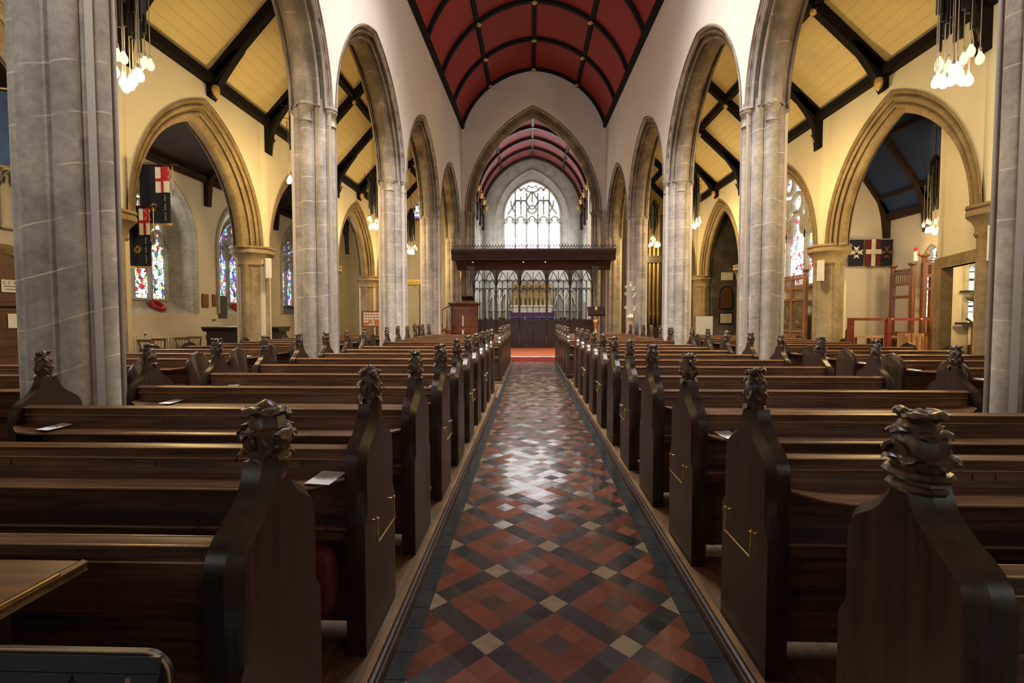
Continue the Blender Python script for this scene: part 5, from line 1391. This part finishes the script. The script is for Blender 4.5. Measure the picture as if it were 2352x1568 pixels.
# poppy wreaths
def wreath(x, y, z, lab, tilt):
    mb = MB(); mb.tube([(0.19 * math.cos(2 * PI * k / 20), 0.19 * math.sin(2 * PI * k / 20), 0) for k in range(20)], 0.05, 8, closed=True)
    for k in range(26): 
        A = 2 * PI * k / 26; mb.ball((0.19 * math.cos(A), 0.19 * math.sin(A), 0.04), 0.035, 6, 4)
    o = mb.obj('poppy_wreath', M['poppy'], None, (x, y, z), label=lab, cat='wreath', group='red poppy wreaths on the window sills'); o.rotation_euler = (0, R(tilt), 0)
wreath(-11.16, 14.15, 1.83, 'red poppy wreath lying on the sill of the large left chapel window', 38)
wreath(-11.16, 18.1, 1.83, 'red poppy wreath on the sill of the second left chapel window', 38)

# flags in the north chapel ---------------------------------------------------------
def flag(x, y, zt, w_, h_, lab, canton='cross'):
    e = empty('regimental_banner', (x, y, zt), R(3), lab, 'banner', 'navy standards with St George cantons')
    def sheet_(x0, x1, z0, z1, yo, m, nm, **k):
        mb = MB(); rows = []
        for i in range(13):
            t = i / 12; xx = x0 + (x1 - x0) * t
            yy = 0.014 * math.sin(xx * 22)
            rows.append([(xx, yy + yo, z0), (xx, yy + yo, z1), (xx, yy + yo - 0.004, z1), (xx, yy + yo - 0.004, z0)])
        mb.grid(rows, True, True); return mb.obj(nm, M[m], e, **k)
    a = w_ / 2; sheet_(-a, a, -h_, 0, 0, 'navy_cloth', 'field')
    sheet_(-a, a + 0.015, -h_ - 0.035, -h_, 0, 'gold', 'fringe')
    c0 = a * 0.06; zc = -h_ * 0.47
    sheet_(c0, a, zc, -0.03, -0.010, 'white_cloth', 'canton')
    m_ = (c0 + a) / 2 ; hb = (zc - 0.03) / 2
    sheet_(m_ - 0.028, m_ + 0.028, zc, -0.03, -0.016, 'red_cloth', 'cross'); sheet_(c0, a, hb - 0.028, hb + 0.028, -0.016, 'red_cloth', 'cross')
    sheet_(m_ + 0.02, a, hb + 0.02, -0.03, -0.020, 'red_cloth', 'union_corner')
    mb = MB()
    for s in (-1, 1): mb.tube([((m_ + a) / 2 + 0.01 - 0.05, -0.028, (hb - .03) / 2 + s * 0.09), ((m_ + a) / 2 + 0.01 + 0.06, -0.028, (hb - .03) / 2 - s * 0.09)], 0.005, 4)
    mb.obj('union_lines', M['white_cloth'], e)
    mb = MB(); zc2 = -h_ * 0.72
    for k in range(8):
        A = 2 * PI * k / 8; mb.tube([(-0.02 + (0.055 + 0.02 * math.cos(j * PI / 3)) * math.cos(A + j * .25), -0.02, zc2 + (0.055 + 0.02 * math.sin(j * PI / 3)) * math.sin(A + j * .25)) for j in range(6)], 0.005, 4)
    mb.tube([(-0.02 + 0.03 * math.cos(2 * PI * j / 10), -0.02, zc2 + 0.045 * math.sin(2 * PI * j / 10)) for j in range(10)], 0.007, 5, closed=True); mb.obj('badge', M['gold'], e)
    mb = MB()
    for k in range(15):
        if k in (4, 9): continue
        z = zc - 0.06 - k * (h_ * 0.45 / 15); x_ = a - 0.085; mb.box(x_ - 0.013, x_ + 0.013, -0.024, -0.020, z, z + 0.004); mb.box(x_ - 0.013 + 0.02 * (k % 2), x_ - 0.007 + 0.02 * (k % 2), -0.024, -0.020, z - 0.010, z + 0.008)
    mb.obj('embroidered_motto', M['white_cloth'], e)
    mb = MB(); mb.tube([(-a - 0.05, 0, 0.01), (a + 0.12, 0, 0.01)], 0.014, 8); mb.ball((a + 0.13, 0, 0.01), 0.022); mb.obj('pole', M['screen_wood'], e)
    mb = MB(); mb.tube([(a + 0.05, 0, 0), (a + 0.055, 0, -0.45)], 0.006, 5); mb.lathe([(0.012, -0.55), (0.016, -0.45)], (a + 0.055, 0, 0), 6); mb.obj('tassel_cord', M['old_brass'], e)
flag(-7.02, 8.92, 4.33, 0.56, 1.07, 'upper navy banner with red and white cross corner, left of the large left arch')
flag(-7.27, 8.82, 3.54, 0.44, 1.09, 'lower navy banner with gold fringe and round badge, left of the large left arch')
# pale blue banner behind the nearest pier
e = empty('blue_banner', (-9.55, 8.8, 4.3), R(20), 'pale blue and navy hanging banner left of the nearest left pier', 'banner')
mb = MB(); r = [[(-0.6 + 0.1 * i, 0.03 * math.sin(i * 1.4), z) for i in range(8)] for z in (-0.0, 1.35)]; mb.grid(r, True); mb.grid([[(x, y + .006, z) for x, y, z in q] for q in r], True); mb.obj('pale_panel', M['blue_cloth'], e)
mb = MB(); r = [[(0.1 + 0.08 * i, 0.03 * math.sin(i * 1.9), z) for i in range(5)] for z in (-0.0, 1.4)]; mb.grid(r, True); mb.grid([[(x, y + .006, z) for x, y, z in q] for q in r], True); mb.obj('dark_panel', M['navy_cloth'], e)
mb = MB(); mb.tube([(-0.7, 0, 1.4), (0.5, 0, 1.4)], 0.02); mb.tube([(-0.6, -0.02, 0.0), (0.1, -0.06, -0.04), (0.46, -0.02, 0.05)], 0.025); mb.ball((0.15, -0.05, 0.8), 0.06); mb.ball((0.28, -0.05, 0.78), 0.05); mb.obj('fringe', M['gold'], e)

# flags on the chapel east wall -------------------------------------------------------
def order_flag(x, lab, field, cross, kind, y=13.40):
    e = empty('order_banner', (x, y, 3.60), R(-8), lab, 'banner', 'square banners on the right chapel wall')
    w_, h_ = 0.38, 0.72
    mb = MB(); r = [[(-w_ / 2 + w_ * i / 8, 0.012 * math.sin(i), z) for i in range(9)] for z in (-h_, 0)]; mb.grid(r, True); mb.grid([[(a, b + .005, c) for a, b, c in q] for q in r], True); mb.obj('field', M[field], e)
    mb = MB()
    if kind == 'maltese':
        for k in range(4):
            rm = Matrix.Rotation(k * PI / 2, 3, 'Y')
            pts = [(0.0, 0.0), (-0.075, 0.17), (0, 0.125), (0.075, 0.17)]
            mb.face([tuple(rm @ Vector((a, 0, b)) + Vector((0, -0.022, -h_ * 0.48))) for a, b in pts])
            mb.face([tuple(rm @ Vector((a, 0, b)) + Vector((0, -0.018, -h_ * 0.48))) for a, b in pts])
    else:
        mb.box(-0.05, 0.05, -0.024, -0.018, -h_, 0); mb.box(-w_ / 2, w_ / 2, -0.024, -0.018, -h_ * 0.55, -h_ * 0.38); mb.ball((0, -0.024, -h_ * 0.465), 0.05, sy=0.2)
    mb.obj('cross', M[cross], e)
    if kind == 'maltese' and cross == 'white_cloth':
        m3 = MB()
        for k in range(4): A = PI / 4 + k * PI / 2; m3.ball((0.075 * math.cos(A), -0.018, -h_ * 0.48 + 0.075 * math.sin(A)), 0.03, 6, 4, sy=0.2)
        m3.obj('small_beasts', M['old_brass'], e)
    mb = MB(); mb.tube([(-w_ / 2 - 0.03, 0, 0.012), (w_ / 2 + 0.02, 0, 0.012)], 0.012); mb.obj('pole', M['silver'], e)
order_flag(8.855, 'navy banner with white eight pointed cross on the right chapel wall', 'navy_cloth', 'white_cloth', 'maltese')
order_flag(9.28, 'maroon banner with a cream upright cross, middle of three', 'maroon_cloth', 'alabaster', 'plain', 13.36)
order_flag(9.66, 'dark banner with bronze eight pointed cross, rightmost of three', 'navy_cloth', 'bronze', 'maltese', 13.40)
mb = MB(); mb.box(-0.02, 0.02, -0.02, 0.02, -0.45, 0.06); mb.tube([(0, 0, 0), (0.2, -0.05, 0.02)], 0.014); mb.tube([(0, 0, -0.35), (0.14, -0.04, -0.2), (0.16, -0.04, 0.0)], 0.008); mb.obj('banner_bracket', M['screen_wood'], None, (8.62, 13.55, 3.62), label='brown wooden bracket holding the banners on the right chapel wall', cat='bracket')

# wooden screen with painted panels below the south window ------------------------------
def screen_y(x, y0, y1, zt, wood_, lab, n=2, painted=True):
    e = empty('painted_screen', (x, (y0 + y1) / 2, 0.0), 0, lab, 'screen'); h = (y1 - y0) / 2
    mb = MB()
    for y in [-h + 2 * h * k / n for k in range(n + 1)]: mb.box(-0.04, 0.04, y - 0.05, y + 0.05, 0.0, zt)
    for z in (0.1, 1.10, zt - 0.62, zt - 0.30, zt - 0.02): mb.box(-0.035, 0.035, -h, h, z - 0.035, z + 0.035)
    for y in (-h, h): mb.lathe([(0.05, zt), (0.05, zt + 0.12), (0.10, zt + 0.17), (0.10, zt + 0.20)], (0, y, 0), 8)
    mb.obj('frame', M[wood_], e)
    mb = MB(); k = 0
    while -h + k * 0.07 < h: mb.tube([(0, -h + k * 0.07, zt - 0.28), (0, -h + k * 0.07, zt - 0.04)], 0.012, 5); mb.ball((0, -h + k * 0.07, zt + 0.05), 0.03, 6, 4); k += 1
    mb.obj('spindle_cresting', M[wood_], e)
    for k in range(n):
        c = -h + 2 * h * (k + .5) / n; w_ = h / n - 0.05
        mb = MB(); mb.box(-0.01, 0.01, c - w_, c + w_, 0.12, 1.08); mb.obj('lower_panel', M['light_oak'], e)
        if painted:
            mb = MB(); mb.box(-0.012, 0.012, c - w_, c + w_, 1.14, zt - 0.64); o = mb.obj('painted_panel', M['oil_painting'], e)
            mb = MB(); mb.ball((-0.016, c - 0.1, 1.55), 0.12, sx=0.1, sz=2.0); mb.ball((-0.016, c + 0.18, 1.75), 0.06, sx=0.1, sz=3); mb.ball((-0.016, c, 1.3), 0.2, sx=0.05, sz=0.5); mb.obj('painted_figures', M['old_brass'], e)
    return e
screen_y(7.62, 13.55, 15.6, 2.62, 'light_oak', 'orange brown wooden screen with painted panels under the large right window', 3)
e = screen_y(9.34, 12.06, 12.7, 2.62, 'pulpit_wood', 'tall openwork wooden screen wing in the right chapel, receding beside the left post', 1, False)
e = screen_y(9.68, 11.72, 12.10, 2.80, 'pulpit_wood', 'tall openwork wooden screen wing in the right chapel, facing the nave', 2, False)
e.rotation_euler = (0, 0, R(90))
e2 = empty('statuette', (9.35, 12.0, 2.86), 0, 'small red and white statuette on a post of the chapel screen', 'statuette')
mb = MB(); mb.lathe([(0.05, 0), (0.035, 0.12), (0.05, 0.2), (0.02, 0.24)], n=8); mb.obj('robe', M['white_cloth'], e2); mb = MB(); mb.ball((0, 0, 0.28), 0.045); mb.ball((0.03, -0.02, 0.16), 0.04); mb.obj('cap', M['red_cloth'], e2)

# red rail frame and chapel furniture ------------------------------------------------------
e = empty('rail_frame', (8.35, 11.45, 0), 0, 'dark red painted post and rail barrier in front of the right chapel', 'barrier')
for x in (-0.86, 0.0): mb = MB(); mb.box(x - 0.05, x + 0.05, -0.05, 0.05, 0, 1.48); mb.obj('post', M['red_paint'], e)
mb = MB(); mb.box(-0.9, 0.95, -0.03, 0.03, 1.42, 1.48); mb.obj('top_rail', M['red_paint'], e)
for x in (0.05, 0.72): mb = MB(); mb.ball((x, -0.04, 1.45), 0.03); mb.obj('brass_knob', M['brass'], e)
e = empty('pine_cupboard', (9.02, 11.65, 0), 0, 'pale pine slatted desk behind the red barrier', 'desk')
mb = MB(); mb.box(-0.22, 0.22, -0.12, 0.12, 0.0, 1.12); mb.obj('body', M['pale_pine'], e)
mb = MB()
for k in range(4): mb.box(-0.2 + k * 0.12, -0.16 + k * 0.12, -0.14, -0.12, 0.1, 1.05 + 0.08 * (k == 1))
mb.obj('slat', M['light_oak'], e)
for i, (x, y) in enumerate(((8.55, 12.3), (9.02, 12.5))):
    e = empty('low_table', (x, y, 0), R(10), 'low pale wooden table behind the red barrier, %s one' % ('left' if i == 0 else 'right'), 'table')
    mb = MB(); mb.box(-0.22, 0.22, -0.3, 0.3, 0.98, 1.02); mb.obj('table_top', M['pale_pine'], e)
    for sx in (-1, 1):
        for sy in (-1, 1): mb = MB(); mb.box(sx * .19 - .025, sx * .19 + .025, sy * .26 - .025, sy * .26 + .025, 0, 0.98); mb.obj('leg', M['light_oak'], e)
e = empty('bell_stand', (8.62, 13.25, 0), 0, 'small dark bell shaped ornament against the chapel wall behind the barrier', 'ornament')
mb = MB(); mb.lathe([(0.05, 0), (0.05, 0.85), (0.15, 0.88), (0.12, 0.95), (0.09, 1.1), (0.04, 1.2), (0.02, 1.28)], n=12); mb.obj('body', M['bronze'], e)
# beyond the doorway of the partition
e = empty('wall_shelf', (10.45, 11.5, 0), 0, 'dark shelf unit seen through the right doorway', 'shelf')
mb = MB(); mb.box(-0.35, 0.35, -0.06, 0.12, 2.06, 2.12); mb.box(0.26, 0.32, -0.04, 0.1, 1.36, 2.08); mb.box(-0.45, 0.5, -0.05, 0.12, 1.32, 1.38); mb.obj('frame', M['screen_wood'], e)
mb = MB(); mb.ball((-0.18, -0.05, 1.98), 0.16, sx=1.2, sy=0.6, sz=0.8); mb.ball((0.02, -0.05, 2.0), 0.12, sy=0.6); mb.obj('dark_foliage', M['slate'], e)
e = empty('reading_desk', (9.95, 10.9, 0), 0, 'sloping reading desk with open book inside the right doorway', 'lectern')
mt = Matrix.Translation((0, 0, 1.42)) @ Matrix.Rotation(R(30), 4, 'X') @ Matrix.Rotation(R(-8), 4, 'Y')
mb = MB(); mb.box(-0.2, 0.2, -0.16, 0.16, -0.03, 0.0, mt); mb.obj('desk_top', M['screen_wood'], e)
mb = MB(); mb.box(-0.17, 0.17, -0.13, 0.13, 0.002, 0.02, mt); mb.obj('open_book', M['paper'], e)
mb = MB(); mb.box(-0.12, 0.16, -0.02, 0.10, 0, 1.35); mb.obj('pedestal', M['table_wood'], e)
e = empty('white_counter', (10.7, 11.3, 0), 0, 'white topped counter with boxes seen through the right doorway', 'counter')
mb = MB(); mb.box(-0.4, 0.5, -0.1, 0.3, 0.85, 1.28); mb.obj('splash_back', M['white_paint'], e); mb = MB(); mb.box(-0.4, 0.5, -0.15, 0.3, 0, 0.85); mb.obj('base', M['screen_wood'], e)
mb = MB(); mb.box(-0.1, 0.0, -0.2, -0.1, 0.85, 1.0); mb.box(0.05, 0.12, -0.2, -0.12, 0.85, 0.92); mb.obj('small_box', M['light_oak'], e)

# chairs, radiator, bottle in the north chapel -------------------------------------------------
def chapel_chair():
    e = empty('chapel_chair')
    mb = MB(); mb.box(-0.19, 0.19, -0.19, 0.19, 0.43, 0.46); mb.obj('seat', M['light_oak'], e)
    for sx in (-1, 1):
        mb = MB(); mb.tube([(sx * 0.17, 0.19, 0), (sx * 0.17, 0.19, 0.5), (sx * 0.15, 0.21, 0.68), (sx * 0.19, 0.24, 0.88)], [0.018, 0.018, 0.022, 0.02], 6); mb.obj('back_leg', M['light_oak'], e)
        mb = MB(); mb.tube([(sx * 0.17, -0.17, 0), (sx * 0.17, -0.17, 0.44)], 0.018, 6); mb.obj('front_leg', M['light_oak'], e)
    mb = MB(); mb.box(-0.21, 0.21, 0.22, 0.25, 0.84, 0.91); mb.box(-0.16, 0.16, 0.19, 0.21, 0.60, 0.64); mb.obj('backrest', M['light_oak'], e); return e
cc_ = chapel_chair(); CCc = {cc_.name: kids(cc_)}
for i, (y, x) in enumerate(((12.0, -10.2), (12.65, -10.15), (13.3, -10.3), (13.95, -10.15), (14.7, -10.35), (15.4, -10.2), (16.5, -10.35), (17.2, -10.2))):
    o = cc_ if i == 0 else copy_tree(cc_, None, CCc)
    o.location = (x, y, 0); o.rotation_euler = (0, 0, R(180 + (i * 37) % 30 - 15)); tag(o, 'light wooden chapel chair along the left wall, %s counted from the camera' % NUM[i], 'chair', 'wooden chairs in the left chapel')
e = empty('radiator', (XN + 0.14, 14.2, 0.0), 0, 'cream ribbed radiator under the large left window', 'radiator')
for k in range(22): mb = MB(); mb.lathe([(0.03, 0.25 if k % 7 else 0.0), (0.035, 0.30), (0.03, 0.93), (0.02, 0.97)], (0, -1.3 + k * 0.122, 0), 6, sx=1.8); mb.obj('column', M['cream_paint'], e)
mb = MB(); mb.tube([(0, -1.35, 0.31), (0, 1.35, 0.31)], 0.02); mb.tube([(0, -1.35, 0.89), (0, 1.35, 0.89)], 0.02); mb.obj('pipe', M['cream_paint'], e)
e = empty('bottle', (-10.6, 12.97, 0), 0, 'tall clear bottle among the chapel chairs on the left', 'bottle')
mb = MB(); mb.lathe([(0.05, 0.62), (0.05, 0.86), (0.03, 0.93), (0.02, 1.0)], n=10); mb.obj('body', M['glass_bottle'], e)
mb = MB(); mb.lathe([(0.035, 1.0), (0.035, 1.03)], n=10); mb.obj('cap', M['black_metal'], e)
mb = MB(); mb.box(-0.1, 0.1, -0.1, 0.1, 0.56, 0.62); mb.box(-0.02, 0.02, -0.02, 0.02, 0, 0.56); mb.obj('stand', M['screen_wood'], e)
e = empty('wooden_chest', (-8.9, 14.9, 0), R(0), 'dark wooden panelled chest top behind the left aisle pews', 'chest')
mb = MB(); mb.box(-1.1, 1.1, -0.3, 0.3, 0, 1.05); mb.obj('body', M['screen_wood'], e)
mb = MB(); r = [[(-1.2, y, z) for y, z in ((-0.4, 1.16), (-0.4, 1.2), (0.4, 1.2), (0.3, 1.05), (-0.3, 1.05))], [(1.2, y, z) for y, z in ((-0.4, 1.16), (-0.4, 1.2), (0.4, 1.2), (0.3, 1.05), (-0.3, 1.05))]]
mb.grid(r, False, True); mb.face(r[0]); mb.face(r[1]); mb.obj('lid', M['screen_wood'], e)
# gilded tester at the end of the left aisle
e = empty('gilded_canopy', (-5.2, 22.0, 0), 0, 'gilded carved canopy on a dark post at the far end of the left aisle', 'canopy')
mb = MB(); mb.box(-0.7, 0.35, -0.3, 0.3, 2.98, 3.14); mb.box(-0.75, 0.38, -0.34, 0.34, 3.14, 3.18)
for k in range(10): mb.ball((-0.7 + k * 0.11, -0.31, 3.06), 0.04, 6, 4)
mb.tube([(0.22, -0.25, 2.3), (0.15, -0.25, 2.75), (-0.05, -0.25, 2.92), (-0.3, -0.25, 2.96)], 0.03, 6); mb.obj('canopy', M['gold'], e)
mb = MB(); mb.box(0.2, 0.3, -0.3, -0.2, 0, 2.98); mb.box(0.14, 0.36, -0.36, -0.14, 0, 1.15); mb.obj('post', M['screen_wood'], e)
# base block at the start of the front right pews
mb = MB(); mb.lathe([(0.06, 0), (0.06, 0.03), (0.075, 0.06), (0.085, 0.12), (0.09, 0.13)], n=12); mb.obj('iron_socket', M['iron'], None, (0.955, 11.42, 0.0), label='small round metal socket at the corner of the front right pews', cat='socket')
# drop the unused caches
